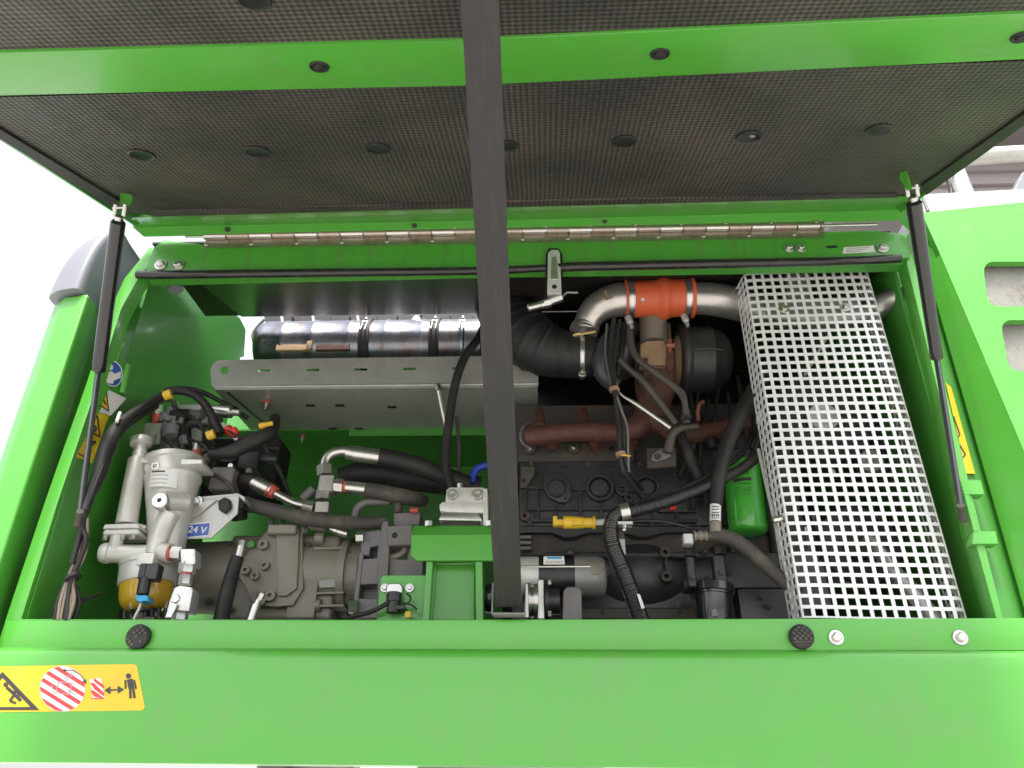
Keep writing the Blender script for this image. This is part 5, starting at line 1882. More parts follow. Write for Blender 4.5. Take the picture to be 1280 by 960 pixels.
for k_ in range(6):
    x0, y0 = 862 + k_ * 12, 470 + rnd.uniform(0, 30)
    x1, y1 = 850 + k_ * 17, 590 + rnd.uniform(0, 50)
    run(en, 'sensor_wire', [(x0, y0, 0.33), ((x0 + x1) / 2 + rnd.uniform(-14, 14), (y0 + y1) / 2, 0.30), (x1, y1, 0.31)], rnd.uniform(1.6, 3.2), 'rubber')
for x, y in ((866, 556), (888, 548), (918, 552), (872, 584)):
    ep('sensor_plug', 'black_plastic', lambda m: m.pcyl((x, y, 0.29), (x + rnd.uniform(-6, 6), y + 13, 0.29), rnd.uniform(4, 6), n=12, ch=0.001))
ep('red_plug', 'red_plastic', lambda m: m.pcyl((837, 636, 0.30), (845, 635, 0.30), 3, n=10))

# ---- exhaust manifold
xm = thing('exhaust_manifold', 'rust brown cast exhaust manifold running along the cylinder head', 'exhaust manifold', at(740, 545, 0.27))
YX = 0.275
xp = mk(xm)
xp('log_pipe', 'rust', lambda m: m.tube([(656, 546, YX, 10.5), (672, 545, YX, 12.5), (705, 541, YX, 12), (740, 540, YX, 12.5), (772, 541, YX, 13), (798, 533, YX, 15), (812, 512, YX + 0.01, 17), (818, 488, YX + 0.02, 19)], 12, 20), sharp=70)
xp('front_pipe', 'rust', lambda m: m.tube([(806, 520, YX, 15), (826, 530, YX, 13), (850, 545, YX + 0.02, 13), (885, 540, YX + 0.03, 12), (915, 533, YX + 0.04, 12), (945, 528, YX + 0.05, 12)], 12, 18), sharp=70)
for x in (674, 728):
    xp('riser', 'rust', lambda m: m.tube([(x, 513, YX + 0.05, 6), (x, 522, YX + 0.03, 7), (x + 1, 536, YX, 9)], 8, 14))
for x in (690, 745, 790):
    xp('port_foot', 'rust', lambda m: m.tube([(x, 545, YX + 0.01, 9), (x, 556, YX + 0.05, 9)], 9, 14))

# ---- turbocharger
tu = thing('turbocharger', 'turbocharger with rusty turbine housing, tan cover plate and black compressor', 'turbocharger', at(805, 490, 0.3))
tp = mk(tu)
YU = 0.30
tp('turbine_housing', 'rust', lambda m: m.lathe(at(796, 470, YU), Vector((1, 0, 0)), [(0, 0.06), (0.01, 0.085), (0.05, 0.09), (0.085, 0.085), (0.10, 0.07)], 32), sharp=60)
tp('turbine_foot', 'rust', lambda m: m.tube([(822, 478, YU - 0.04, 22), (818, 500, YU - 0.03, 21), (816, 525, YU - 0.02, 22)], 20, 18), sharp=70)
tp('tan_plate', 'tan_plate', lambda m: m.prism([(800, 430), (808, 426), (829, 425), (834, 432), (834, 456), (800, 456)], YU - 0.105, 0.03, 0.002))
tp('plate_hole', 'rust', lambda m: m.disc(807, 449.5, YU - 0.106, 3.5, 0.004, 14, 0.0005))
tp('oil_column', 'pump_olive', lambda m: m.pcyl((816, 392, YU - 0.07), (817, 430, YU - 0.07), 17, n=24))
tp('actuator_bracket', 'rust', lambda m: (m.prism([(834, 438), (843, 438), (842, 458), (837, 466), (833, 458)], YU - 0.115, 0.008, 0.001),))
tp('actuator_rod', 'copper_dull', lambda m: (m.pcyl((837, 424, YU - 0.12), (837.5, 440, YU - 0.12), 2.6, n=10), m.pcyl((833, 432, YU - 0.12), (843, 432, YU - 0.12), 3.4, n=8)))
tp('oil_line', 'iron_dusty', lambda m: m.tube([(836, 405, YU - 0.1), (837, 424, YU - 0.12)], 2.2, 8))
tp('compressor_housing', 'cast_iron', lambda m: m.lathe(at(757, 443, YU - 0.02), Vector((1, 0, 0)), [(0, 0.04), (0.0, 0.05), (0.012, 0.062), (0.03, 0.078), (0.055, 0.078), (0.07, 0.06), (0.08, 0.05)], 32), sharp=60)
tp('compressor_neck', 'black_plastic', lambda m: m.lathe(at(741, 444, YU - 0.03), Vector((1, 0, 0)), [(0, 0.052), (0.012, 0.052), (0.013, 0.048), (0.02, 0.048), (0.021, 0.054), (0.035, 0.054), (0.036, 0.046)], 32))
tp('volute', 'cast_iron', lambda m: m.tube([(790, 412, YU - 0.04, 14), (772, 420, YU - 0.07, 15), (757, 440, YU - 0.08, 15), (755, 465, YU - 0.07, 13), (770, 482, YU - 0.05, 11)], 14, 16))
tp('bearing_housing', 'iron_dusty', lambda m: m.lathe(at(778, 450, YU), Vector((1, 0, 0)), [(0, 0.055), (0.03, 0.05), (0.05, 0.055)], 24))
wr = thing('turbine_wrap', 'black stitched insulation jacket wrapped round the turbine outlet', 'insulation jacket', at(885, 500, 0.3))
wpz = mk(wr)
wpz('jacket', 'heat_wrap', lambda m: m.lathe(at(846, 450, YU), Vector((1, 0, 0)), [(0, 0.075), (0.0, 0.092), (0.012, 0.103), (0.022, 0.104), (0.030, 0.094), (0.034, 0.093), (0.060, 0.097), (0.085, 0.094), (0.088, 0.097), (0.094, 0.097), (0.097, 0.092), (0.125, 0.082), (0.145, 0.062), (0.155, 0.03)], 36), sharp=70)
wpz('inner_cone', 'tan_plate', lambda m: m.lathe(at(840, 452, YU - 0.004), Vector((1, 0, 0)), [(0, 0.062), (0.018, 0.080), (0.022, 0.080)], 32))
wpz('stitch_seam', 'iron_dusty', lambda m: m.tube([(868, 437, YU - 0.098), (885, 436, YU - 0.099), (905, 437, YU - 0.095)], 1.0, 6))

# ---- intake elbow
ie = thing('intake_elbow', 'black ribbed rubber intake elbow with a silver hose clamp', 'intake hose', at(700, 470, 0.27))
ip = mk(ie)
YI = 0.27
pts, rad = smooth_path([(745, 446, YI, 25), (728, 445, YI, 28), (708, 443, YI, 29), (685, 438, YI, 33), (662, 426, YI + 0.01, 36), (640, 405, YI + 0.05, 36), (625, 375, YI + 0.1, 34)], 30, 0.004)
s_ = 0
for i in range(len(pts)):
    if i:
        s_ += (pts[i] - pts[i - 1]).length
    if 0.055 < s_ < 0.3:
        rad[i] *= 1 + 0.05 * max(0, math.cos(2 * PI * s_ / 0.036)) ** 4
ip('elbow', 'rubber', lambda m: m.rings(pts, rad, 32), sharp=70)
def clampband(parent, c, ax, r, w, mat='zinc', name='hose_clamp'):
    m = MB()
    m.lathe(c - ax * w / 2, ax, [(0, r * 0.97), (0, r), (w * 0.15, r * 1.015), (w * 0.2, r * 1.0), (w * 0.8, r * 1.0), (w * 0.85, r * 1.015), (w, r), (w, r * 0.97)], 36)
    return m.build(name, mat, parent, sharp=40)
cb = clampband(ie, at(727, 445, YI), Vector((1, 0, 0)), 29.3 * mpp(727, 445, YI), 0.013, 'zinc')
bolt(cb, 728, 468, YI - 0.055, 5.0, 'socket')
ah = thing('air_filter_can', 'brownish grey air filter can with a white label under the header beam', 'air filter', at(660, 378, 0.3))
ap = mk(ah)
ap('can', 'pump_olive', lambda m: m.lathe(at(600, 362, 0.36), Vector((1, 0, 0)), [(0, 0.07), (0.18, 0.07), (0.19, 0.06), (0.195, 0.03)], 28), sharp=60)
ap('white_label', 'decal_white', lambda m: m.prism([(654, 344), (673, 343), (671, 351), (654, 352)], 0.285, 0.001))

# ---- charge air pipe with orange sleeve
ca = thing('charge_air_pipe', 'dull aluminium charge air pipe bending beside the orange sleeve', 'pipe', at(735, 415, 0.2))
cp = mk(ca)
YC = 0.18
cp('elbow', 'alu_pipe', lambda m: m.tube([(733, 411, YC + 0.03, 15.5), (736, 399, YC + 0.02, 17), (746, 386, YC + 0.01, 19), (763, 377, YC, 21), (779, 374.5, YC, 22), (792, 374, YC, 22)], 20, 28), sharp=70)
for t in (0, 1):
    cp('end_bead', 'alu_pipe', lambda m: m.pcyl((731.5 - t * 1.5, 409 + t * 3.2, YC + 0.03), (731 - t * 1.5, 411 + t * 3.2, YC + 0.03), 18, n=28))
cp('clamp_bolt', 'zinc_yellow', lambda m: (m.pcyl((716, 419, YC + 0.0), (744, 414.5, YC + 0.0), 2.0, n=10), m.pcyl((719, 418.5, YC), (725, 417.5, YC), 3.2, n=8)))
cp('brown_tag', 'tan_plate', lambda m: m.prism([(755, 364), (764, 361), (767, 372), (757, 375)], YC - 0.0455, 0.002, 0.0005))
cp('straight_pipe', 'alu_pipe', lambda m: m.tube([(858, 372, YC, 20), (880, 373, YC, 20.5), (905, 376, YC + 0.01, 21), (935, 383, YC + 0.03, 21), (970, 391, 0.21, 19), (1030, 396, 0.20, 17), (1080, 392, 0.17, 16), (1106, 379, 0.135, 14.5), (1130, 370, 0.095, 14), (1152, 366, 0.07, 14)], 20, 28), sharp=70)
os_ = thing('orange_sleeve', 'orange silicone sleeve with a middle bulge between two steel clamps', 'hose', at(825, 400, YC))
op = mk(os_)
k = mpp(825, 373, YC)
a, b = at(781, 374.5, YC), at(866, 371.5, YC)
L = (b - a).length
pr = []
for i in range(61):
    t = i / 60
    r = 24.2 + 4.6 * math.exp(-((t - 0.56) / 0.075) ** 2) + (1.8 if (t < 0.03 or t > 0.965) else 0) - 1.2 * math.exp(-((t - 0.30) / 0.22) ** 2)
    pr.append((t * L, r * k))
pr = [(0, 22 * k)] + pr + [(L, 21 * k)]
op('sleeve', 'orange_silicone', lambda m: m.lathe(a, b - a, pr, 40), sharp=60)
op('square_mark', 'decal_white', lambda m: m.pbox(801, 371, 805.5, 376, YC - 0.0445, 0.002, 0.0004))
for px, py, w in ((787.5, 374, 0.017), (857.5, 372, 0.017)):
    c = at(px, py, YC)
    cl = clampband(os_, c, (b - a).normalized(), 25.4 * k, w, 'zinc')
    m = MB()
    m.cyl(at(px - 3, py + 22, YC - 0.03), at(px + 0.5, py + 30, YC - 0.03), 4.0 * k, n=10, ch=0.001)
    m.cyl(at(px + 0.5, py + 29, YC - 0.03), at(px + 2.5, py + 36, YC - 0.03), 2.2 * k, n=8)
    m.build('clamp_bolt', 'zinc_white', cl)
    m = MB()
    m.pbox(px - 1, py - 13, px + 3, py - 5, YC - 0.047, 0.006, 0.001)
    m.build('clamp_catch', 'zinc', cl)

# ---- cables and small pipes in front of the engine
G1 = 'black cables tied together in front of the turbocharger'
cb1 = thing('cable_bundle', 'bundle of black cables tied together hanging in front of the turbocharger', 'cables', at(780, 600, 0.16))
YW = 0.165
run(cb1, 'cable', [(768, 398, YW, 3), (764, 420, YW, 3), (763, 450, YW, 3), (767, 480, YW, 3), (772, 520, YW, 3), (774, 550, YW, 3), (778, 585, YW + 0.02, 3.2), (790, 605, YW + 0.06, 3.2), (806, 624, YW + 0.10, 3.2)], 3, n=10)
run(cb1, 'cable', [(775, 400, YW), (770, 430, YW), (767, 465, YW), (770, 490, YW), (778, 520, YW), (780, 550, YW), (783, 580, YW + 0.02), (795, 600, YW + 0.06), (803, 612, YW + 0.1)], 2.4)
run(cb1, 'cable', [(759, 405, YW + 0.02), (757, 440, YW + 0.02), (762, 470, YW + 0.01), (769, 490, YW), (776, 510, YW - 0.005), (784, 535, YW), (785, 565, YW), (786, 590, YW + 0.03)], 1.6, 'iron_grey')
run(cb1, 'cable', [(780, 405, YW + 0.02), (777, 440, YW + 0.02), (771, 470, YW + 0.01)], 3.2)
for x, y in ((768, 487), (776, 568)):
    m = MB()
    m.pcyl((x - 0.5, y - 2, YW), (x + 0.5, y + 2, YW), 6.5, n=14)
    m.build('cable_tie', 'tan_plate', cb1)
m = MB(); m.pcyl((788, 570, YW - 0.005), (772, 568, YW - 0.005), 1.2, n=8); m.build('tie_tail', 'yellow_plastic', cb1)
GP = 'small dark pipes slanting across the turbo foot'
cable('coolant_pipe', 'dark jointed coolant pipe slanting from the orange sleeve down right', 'pipe', [(787, 408, 0.17), (789, 430, 0.17), (796, 447, 0.17), (815, 463, 0.17), (838, 480, 0.17, 4.5), (852, 492, 0.17, 5.2), (856, 505, 0.17, 4), (857, 522, 0.18, 4.5)], 4.2, 'iron_dusty', GP, n=12)
cable('return_pipe', 'straight dark return pipe below the jointed coolant pipe', 'pipe', [(774, 450, 0.175), (788, 463, 0.175, 3.5), (805, 478, 0.175, 4.5), (845, 530, 0.19, 4.5)], 4, 'iron_dusty', GP, n=12)
cable('braided_line', 'shiny braided line slanting from the cable tie to the flange plate', 'pipe', [(770, 487, 0.17, 1.6), (780, 496, 0.17, 2.0), (795, 505, 0.17, 3), (838, 535, 0.18, 3.4)], 2.5, 'zinc', GP, n=12)
eg = thing('flange_elbow', 'small dark elbow pipe bolted to a square flange plate on the engine', 'pipe', at(828, 585, 0.22))
gp = mk(eg)
gp('flange_plate', 'iron_dusty', lambda m: m.prism([(808, 560), (845, 559), (846, 583), (809, 585)], 0.235, 0.012, 0.002))
gp('oval_flange', 'iron_grey', lambda m: m.prism([(815, 568), (826, 560), (838, 559), (842, 566), (836, 572), (820, 577), (814, 575)], 0.222, 0.014, 0.003, 2))
bolt(eg, 822, 571, 0.220, 4.2, 'darkbolt')
gp('elbow', 'iron_dusty', lambda m: m.tube([(835, 566, 0.21, 6.5), (837, 554, 0.205, 6), (841, 542, 0.20, 5.6), (852, 535, 0.20, 5), (872, 533, 0.21, 4)], 5.5, 14))
gp('hose_end', 'black_plastic', lambda m: (m.pcyl((857, 512, 0.18), (858, 530, 0.19), 6.5, n=14, ch=0.001), m.pcyl((857, 522, 0.18), (858, 526, 0.18), 8, n=14)))
cable('dark_hose_stub', 'dark grey hose stub with a band running down beside the flange plate', 'hose', [(848, 542, 0.24), (858, 562, 0.23), (866, 580, 0.23), (876, 598, 0.23)], 7.5, 'rubber', n=14)
cable('copper_hook', 'little copper coloured hook pipe right of the turbo foot', 'pipe', [(873, 526, 0.26), (872, 515, 0.26), (874, 506, 0.26), (879, 502, 0.27)], 2.6, 'copper_dull')

# ---- corrugated loom with clip
lo = thing('corrugated_loom', 'black corrugated loom hose bending through a silver clip over the engine', 'conduit', at(780, 700, 0.12))
YL2 = 0.13
run(lo, 'lower_run', [(804, 785, YL2, 11), (795, 757, YL2, 10.8), (780, 717, YL2, 10.6), (767, 686, YL2, 10.2), (763, 664, YL2, 9.6), (767, 648, YL2, 9.2), (776, 640, YL2, 9)], 10, 'black_gloss', 14, corrug=0.05, pitch=0.0048)
run(lo, 'upper_run', [(783, 640, YL2, 9), (800, 636, YL2, 8.6), (835, 626, YL2 + 0.01, 8.2), (870, 613, YL2 + 0.02, 7.8), (905, 598, YL2 + 0.04, 7.4)], 8, 'black_plastic', 14, corrug=0.05, pitch=0.0048)
run(lo, 'cable', [(900, 600, YL2 + 0.035), (925, 587, YL2 + 0.04), (944, 572, YL2 + 0.045), (958, 552, YL2 + 0.06), (965, 530, YL2 + 0.08)], 6.5, n=12)
run(lo, 'cable', [(800, 628, YL2 + 0.02), (850, 612, YL2 + 0.03), (895, 590, YL2 + 0.05), (925, 570, YL2 + 0.06), (940, 545, YL2 + 0.08), (942, 520, YL2 + 0.1)], 3)
m = MB(); m.prism([(796, 742), (800, 743), (806, 760), (802, 761)], YL2 - 0.022, 0.002); m.build('paper_tag', 'decal_white', lo)
m = MB(); m.pcyl((753, 666, YL2), (774, 665, YL2), 1, n=6); m.build('tie', 'rubber', lo)
cs = thing('loom_clip', 'silver pipe clip and slotted bracket holding the corrugated loom', 'clip', at(780, 690, 0.14))
csp = mk(cs)
csp('ring', 'zinc', lambda m: m.pcyl((775, 641, YL2), (786, 639, YL2), 11.5, n=22))
csp('flat_bar', 'zinc_white', lambda m: m.pbox(772, 651.5, 791, 655, YL2 - 0.012, 0.03, 0.0005))
csp('screw', 'zinc', lambda m: (m.pcyl((781, 655, YL2), (780, 660, YL2), 3, n=8), m.sphere(at(780, 662, YL2 - 0.004), 0.006)))
csp('web', 'iron_dusty', lambda m: m.pbox(768, 655, 780, 675, YL2 + 0.02, 0.008, 0.001))
bpl = csp('slotted_plate', 'galvanised', lambda m: m.prism([(766, 674), (781, 673.5), (782.5, 693), (779, 695), (767, 694)], YL2 + 0.018, 0.004, 0.001))
csp('keyhole', 'bay_black', lambda m: (m.disc(771, 681, YL2 + 0.0175, 3.2, 0.003, 12, 0.0004), m.prism([(769, 681), (774, 681), (775.5, 690), (770, 690)], YL2 + 0.0172, 0.002)), bpl)
bolt(cs, 773, 688.5, YL2 + 0.016, 4.8)
yc = thing('yellow_connector', 'yellow plug connector with a white sleeve beside the corrugated loom', 'connector', at(720, 660, 0.18))
yp = mk(yc)
YY = 0.17
yp('plug', 'yellow_plastic', lambda m: (m.pcyl((704, 653, YY), (730, 653.5, YY), 8.2, 7.2, n=16, ch=0.002), m.pcyl((729, 653.5, YY), (741, 653.5, YY), 6.4, n=16), m.pcyl((740.5, 653.5, YY), (744.5, 653.5, YY), 8, n=16, ch=0.001)))
yp('tail', 'yellow_plastic', lambda m: (m.pbox(692, 649, 706, 656, YY - 0.008, 0.02, 0.001), m.pcyl((694, 646, YY), (694, 658, YY), 3, n=8)))
yp('latch', 'yellow_plastic', lambda m: (m.pbox(707, 648, 716, 650, YY - 0.018, 0.01, 0.0005), m.pbox(716, 651, 728, 656, YY - 0.017, 0.008, 0.001)))
yp('white_sleeve', 'decal_white', lambda m: m.pcyl((744, 653.5, YY), (757, 652.5, YY), 4, n=14))
cable('control_cable', 'thin black cable arching from the loom clip to the hose fitting', 'cable', [(786, 652, YL2 + 0.02), (815, 651, YL2 + 0.02), (845, 655, YL2 + 0.03), (870, 663, YL2 + 0.05), (890, 672, YL2 + 0.07)], 2)

# ---- starter motor
sm = thing('starter_motor', 'grey and black starter motor with a white label and long through bolt', 'starter motor', at(705, 745, 0.24))
smp = mk(sm)
YM2 = 0.25
o0 = at(646, 721, YM2)
kk = mpp(700, 721, YM2)
Xd = Vector((1, 0, 0))
smp('drive_end', 'cast_alu', lambda m: m.lathe(o0, Xd, [(0, 25 * kk), (27 * kk, 25 * kk), (28 * kk, 24 * kk)], 32))
smp('yoke', 'black_plastic', lambda m: m.lathe(o0 + Xd * 28 * kk, Xd, [(0, 24.4 * kk), (45 * kk, 24.4 * kk)], 32))
smp('end_cap', 'alu_dull', lambda m: m.lathe(o0 + Xd * 72 * kk, Xd, [(0, 25.4 * kk), (28 * kk, 25.4 * kk), (34 * kk, 24 * kk), (38 * kk, 20 * kk), (40 * kk, 10 * kk)], 32), sharp=50)
smp('through_bolt', 'zinc', lambda m: m.pcyl((650, 708.5, YM2 - 0.048), (741, 708, YM2 - 0.048), 1.6, n=8))
smp('bolt_lug', 'pump_olive', lambda m: m.prism([(738, 704), (748, 701), (756, 705), (755, 711), (748, 718), (740, 718), (738, 711)], YM2 - 0.052, 0.02, 0.003, 2))
lab = smp('white_label', 'decal_white', lambda m: m.prism([(679.5, 695.5), (705, 695.5), (706, 705.5), (679.5, 705.5)], YM2 - 0.0475, 0.002))
m = MB(); m.prism([(684, 696), (702, 696), (702.5, 698.5), (684, 698.5)], YM2 - 0.0482, 0.001); m.build('blue_print', 'blue_plastic', lab)
m = MB()
for k_ in range(9):
    m.prism([(682 + k_ * 2.4, 701), (683 + k_ * 2.4, 701), (683 + k_ * 2.4, 704), (682 + k_ * 2.4, 704)], YM2 - 0.0482, 0.001)
m.build('bar_print', 'decal_print', lab, kind='stuff')
smp('ear', 'black_plastic', lambda m: m.prism([(707, 693), (710, 687), (716, 687), (718, 694)], YM2 - 0.045, 0.02, 0.002))
YO2 = 0.17
smp('solenoid_flange', 'zinc', lambda m: m.lathe(at(658, 752, YO2 + 0.02), Xd, [(0, 0.03), (0, 0.045), (0.010, 0.045), (0.010, 0.036), (0.018, 0.036), (0.018, 0.043), (0.028, 0.043), (0.028, 0.034)], 28))
smp('solenoid_plate', 'alu_pipe', lambda m: m.prism([(672, 724), (680, 724), (681, 774), (672, 774)], YO2 - 0.012, 0.05, 0.002))
smp('battery_strap', 'alu_pipe', lambda m: m.prism([(657, 730), (660, 729), (661, 772), (656, 772)], YO2 - 0.03, 0.006, 0.001))
smp('terminal_ring', 'black_plastic', lambda m: m.lathe(at(681, 752, YO2 + 0.02), Xd, [(0, 0.044), (0.010, 0.044), (0.010, 0.030), (0.035, 0.030)], 28))
smp('cover_boot', 'iron_grey', lambda m: m.prism([(704, 738), (709, 733), (722, 733), (727, 738), (728, 776), (703, 776)], YO2 - 0.015, 0.06, 0.006, 2))
for y in (728, 767):
    smp('terminal_nut', 'zinc_white', lambda m: m.pcyl((685, y, YO2 - 0.02), (689, y, YO2 - 0.02), 3.4, n=6))
cable('black_pulley', 'black round rubber disc edge beside the foot of the strap', 'disc', [(607, 748, 0.24, 17), (613, 748, 0.24, 18), (616, 748, 0.24, 16)], 17, 'black_gloss', n=28)

# ---- oil filter, fuel pre-filter and hoses
of = thing('oil_filter', 'bright green spin-on oil filter canister beside the guard', 'oil filter', at(936, 665, 0.24))
ofp = mk(of)
YOF = 0.24
m = plathe((928, 580, YOF), (936.5, 668, YOF), [(0, 20), (0.02, 24), (0.6, 24.6), (0.9, 24.8), (0.95, 24), (0.985, 21), (1.0, 16)], 36)
can = m.build('canister', 'green_gloss', of, sharp=60)
k_ = mpp(932, 620, YOF)
def on_can(px, py):
    p = at(px, py, YOF)
    t = (py - 580) / 88
    c = at(928 + 8.5 * t, py, YOF)
    r = 24.5 * k_
    dx = p.x - c.x
    return Vector((p.x, c.y - math.sqrt(max(1e-6, r * r - dx * dx)) - 0.0008, c.z))
m = MB()
for x0, x1, y0, h in ((913, 934, 606, 4), (920, 930, 601, 1), (921, 931, 613, 1), (913, 920, 617, .8), (924, 934, 619, .8), (924, 933, 622, .8), (914, 921, 622, .8), (924, 933, 626, .8), (914, 920, 627, .8)):
    n_ = 4
    vs = [[m.bm.verts.new(on_can(x0 + (x1 - x0) * i / n_, y)) for i in range(n_ + 1)] for y in (y0, y0 + h)]
    for i in range(n_):
        m.bm.faces.new((vs[0][i], vs[0][i + 1], vs[1][i + 1], vs[1][i]))
m.build('print', 'decal_black', can, kind='stuff')
m = plathe((927, 570, YOF), (928, 582, YOF), [(0, 22), (1, 22)], 24)
m.build('filter_head', 'cast_iron', of)

pf_ = thing('fuel_prefilter', 'glossy black pre-filter canister with two fittings at the engine front', 'fuel filter', at(893, 770, 0.22))
pp = mk(pf_)
YPF = 0.22
m = plathe((892, 731, YPF), (894, 790, YPF), [(0, 20), (0.02, 25.5), (0.18, 26), (0.2, 24.5), (0.24, 24.5), (0.25, 23), (0.9, 22), (1, 20)], 32)
m.build('canister', 'black_gloss', pf_, sharp=50)
pp('left_post', 'black_plastic', lambda m: (m.pcyl((862, 680, YPF - 0.02), (863, 696, YPF - 0.02), 7, n=6), m.pbox(859, 695, 870, 734, YPF - 0.03, 0.03, 0.003)))
pp('right_post', 'black_plastic', lambda m: (m.pcyl((899, 682, YPF - 0.02), (900, 694, YPF - 0.02), 8, n=6), m.pbox(893, 693, 908, 734, YPF - 0.03, 0.03, 0.003)))
pp('head', 'cast_iron', lambda m: m.pbox(856, 724, 912, 735, YPF - 0.01, 0.06, 0.004))
bolt(pf_, 866, 722, YPF - 0.032, 4, 'darkbolt')
bolt(pf_, 901, 716, YPF - 0.032, 3.5, 'darkbolt')
pp('label_mark', 'iron_grey', lambda m: m.prism([(889, 763), (895, 760), (898, 770), (891, 771)], YPF - 0.0468, 0.002))
hh = thing('fuel_hose', 'black crimped fuel hose curving from the pre-filter fitting behind the guard', 'hose', at(893, 670, 0.16))
hhp = mk(hh)
YHH = 0.15
hhp('elbow_nut', 'zinc_white', lambda m: m.pbox(854, 666, 867, 680, YHH, 0.03, 0.003))
hhp('ribbed_ferrule', 'pump_olive', lambda m: m.tube([(867, 670, YHH + 0.015), (880, 669.5, YHH + 0.015), (892, 669, YHH + 0.015)], 6.0, 14, corrug=0.14, pitch=0.013))
hhp('hose', 'rubber_dusty', lambda m: m.tube([(889, 669, YHH + 0.01, 8), (903, 670, YHH + 0.005, 9), (920, 676, YHH, 9.4), (945, 695, YHH, 9.4), (972, 720, YHH, 9), (1000, 742, YHH, 8.5)], 9, 18))
hv = thing('vertical_hose', 'thick black hose with a white lettered sleeve hanging above the pre-filter', 'hose', at(893, 660, 0.16))
hvp = mk(hv)
hvp('hose', 'rubber', lambda m: m.tube([(965, 455, YHH + 0.06, 10), (945, 485, YHH + 0.03, 10), (920, 530, YHH + 0.01, 10), (904, 572, YHH, 9.5), (897, 605, YHH, 9), (894.5, 632, YHH, 8.2)], 9.5, 18))
slv = hvp('printed_sleeve', 'decal_white', lambda m: m.pcyl((894.5, 629, YHH), (894, 653, YHH), 7, n=20, ch=0.0005))
m = MB()
for y in (632.5, 636, 640, 647, 650.5):
    m.prism([(890, y), (898.5, y), (898.5, y + (1 if y < 646 else 0.8)), (890, y + (1 if y < 646 else 0.8))], YHH - 0.0142, 0.001)
for k_ in range(4):
    m.prism([(889.5 + k_ * 2.5, 642.5), (891 + k_ * 2.5, 642.5), (891 + k_ * 2.5, 645.5), (889.5 + k_ * 2.5, 645.5)], YHH - 0.0142, 0.001)
m.build('print', 'decal_black', slv, kind='stuff')
hvp('ferrule', 'pump_olive', lambda m: (m.pcyl((894, 652, YHH), (894.5, 666, YHH), 7.4, n=18, ch=0.001),))
cable('guard_side_hose', 'black hose dropping between the oil filter and the guard', 'hose', [(946, 535, 0.20, 5), (952, 560, 0.20, 6), (962, 600, 0.2, 8), (968, 640, 0.2, 8), (972, 690, 0.22, 8)], 7, 'rubber', n=14)
w = thing('white_label_cable', 'thin black cable with a white label beside the guard', 'cable', at(949, 530, 0.2))
run(w, 'cable', [(948, 500, 0.18), (949, 520, 0.18), (949, 545, 0.18), (940, 570, 0.19), (928, 582, 0.2)], 3)
m = MB(); m.pcyl((949, 516, 0.179), (949, 529, 0.179), 4, n=12); m.build('label', 'decal_white', w)

# =========================================================================
# GUARD AND WHAT IS BEHIND IT
# =========================================================================
YG = 0.085
TL, TR, BL, BR = at(930, 342, YG), at(1085, 337, YG), at(1003, 772, YG), at(1211, 776, YG)
gd = thing('perforated_guard', 'bright galvanised guard of square perforated sheet in front of the fan', 'guard', at(1100, 772, YG))
NC, NR = 14, 39
WID = (TR - TL).length
pitch = WID / NC
m = MB()
nL, nR = 3, 3
def gpt(u, v):
    """u in columns (negative: left return, > NC: right return), v 0..NR"""
    t = v / NR
    def rowp(s):
        return (TL.lerp(TR, s)).lerp(BL.lerp(BR, s), t)
    if u <= 0:
        p = rowp(0.0) + Vector((-0.10, 1, 0)) * (-u * pitch)
    elif u >= NC:
        p = rowp(1.0) + Vector((-0.04, 1, 0)) * ((u - NC) * pitch)
    else:
        p = rowp(u / NC)
    # soften the two corners
    for cu in (0, NC):
        d = abs(u - cu)
        if d < 0.35:
            k = (0.35 - d) / 0.35
            p = p + Vector((0.25 if cu == 0 else -0.25, 0.45, 0)) * pitch * 0.35 * k
    return p
HB = 0.165
cache = {}
def gv(u, v):
    key = (round(u, 4), round(v, 4))
    if key not in cache:
        cache[key] = m.bm.verts.new(gpt(u, v))
    return cache[key]
for i in range(-nL, NC + nR):
    for j in range(NR):
        o = [gv(i, j), gv(i + 1, j), gv(i + 1, j + 1), gv(i, j + 1)]
        n_ = [gv(i + HB, j + HB), gv(i + 1 - HB, j + HB), gv(i + 1 - HB, j + 1 - HB), gv(i + HB, j + 1 - HB)]
        for k_ in range(4):
            l_ = (k_ + 1) % 4
            m.bm.faces.new((o[k_], o[l_], n_[l_], n_[k_]))
sheet = m.build('perforated_sheet', 'galv_guard', gd, sharp=25)
md = sheet.modifiers.new('thickness', 'SOLIDIFY')
md.thickness = 0.0025
md.offset = 0
gdp = mk(gd)
gdp('mounting_strap', 'galvanised', lambda m: m.prism([(955, 374), (1075, 371), (1077, 392), (958, 396)], YG + 0.03, 0.004, 0.001))
gdp('hanger_plate', 'galvanised', lambda m: m.prism([(981, 332), (1013, 331), (1015, 374), (984, 376)], YG + 0.036, 0.004, 0.001))
for x, y in ((980, 386), (1057, 384)):
    bolt(gd, x, y, YG - 0.003, 6.5)
gdp('side_bolt', 'zinc', lambda m: m.pcyl((966, 650, YG + 0.02), (978, 648, YG + 0.02), 4.5, n=8))
gdp('rear_frame', 'galvanised', lambda m: m.prism([(946, 560), (950, 560), (1000, 775), (994, 775)], YG + 0.05, 0.006, 0.001))

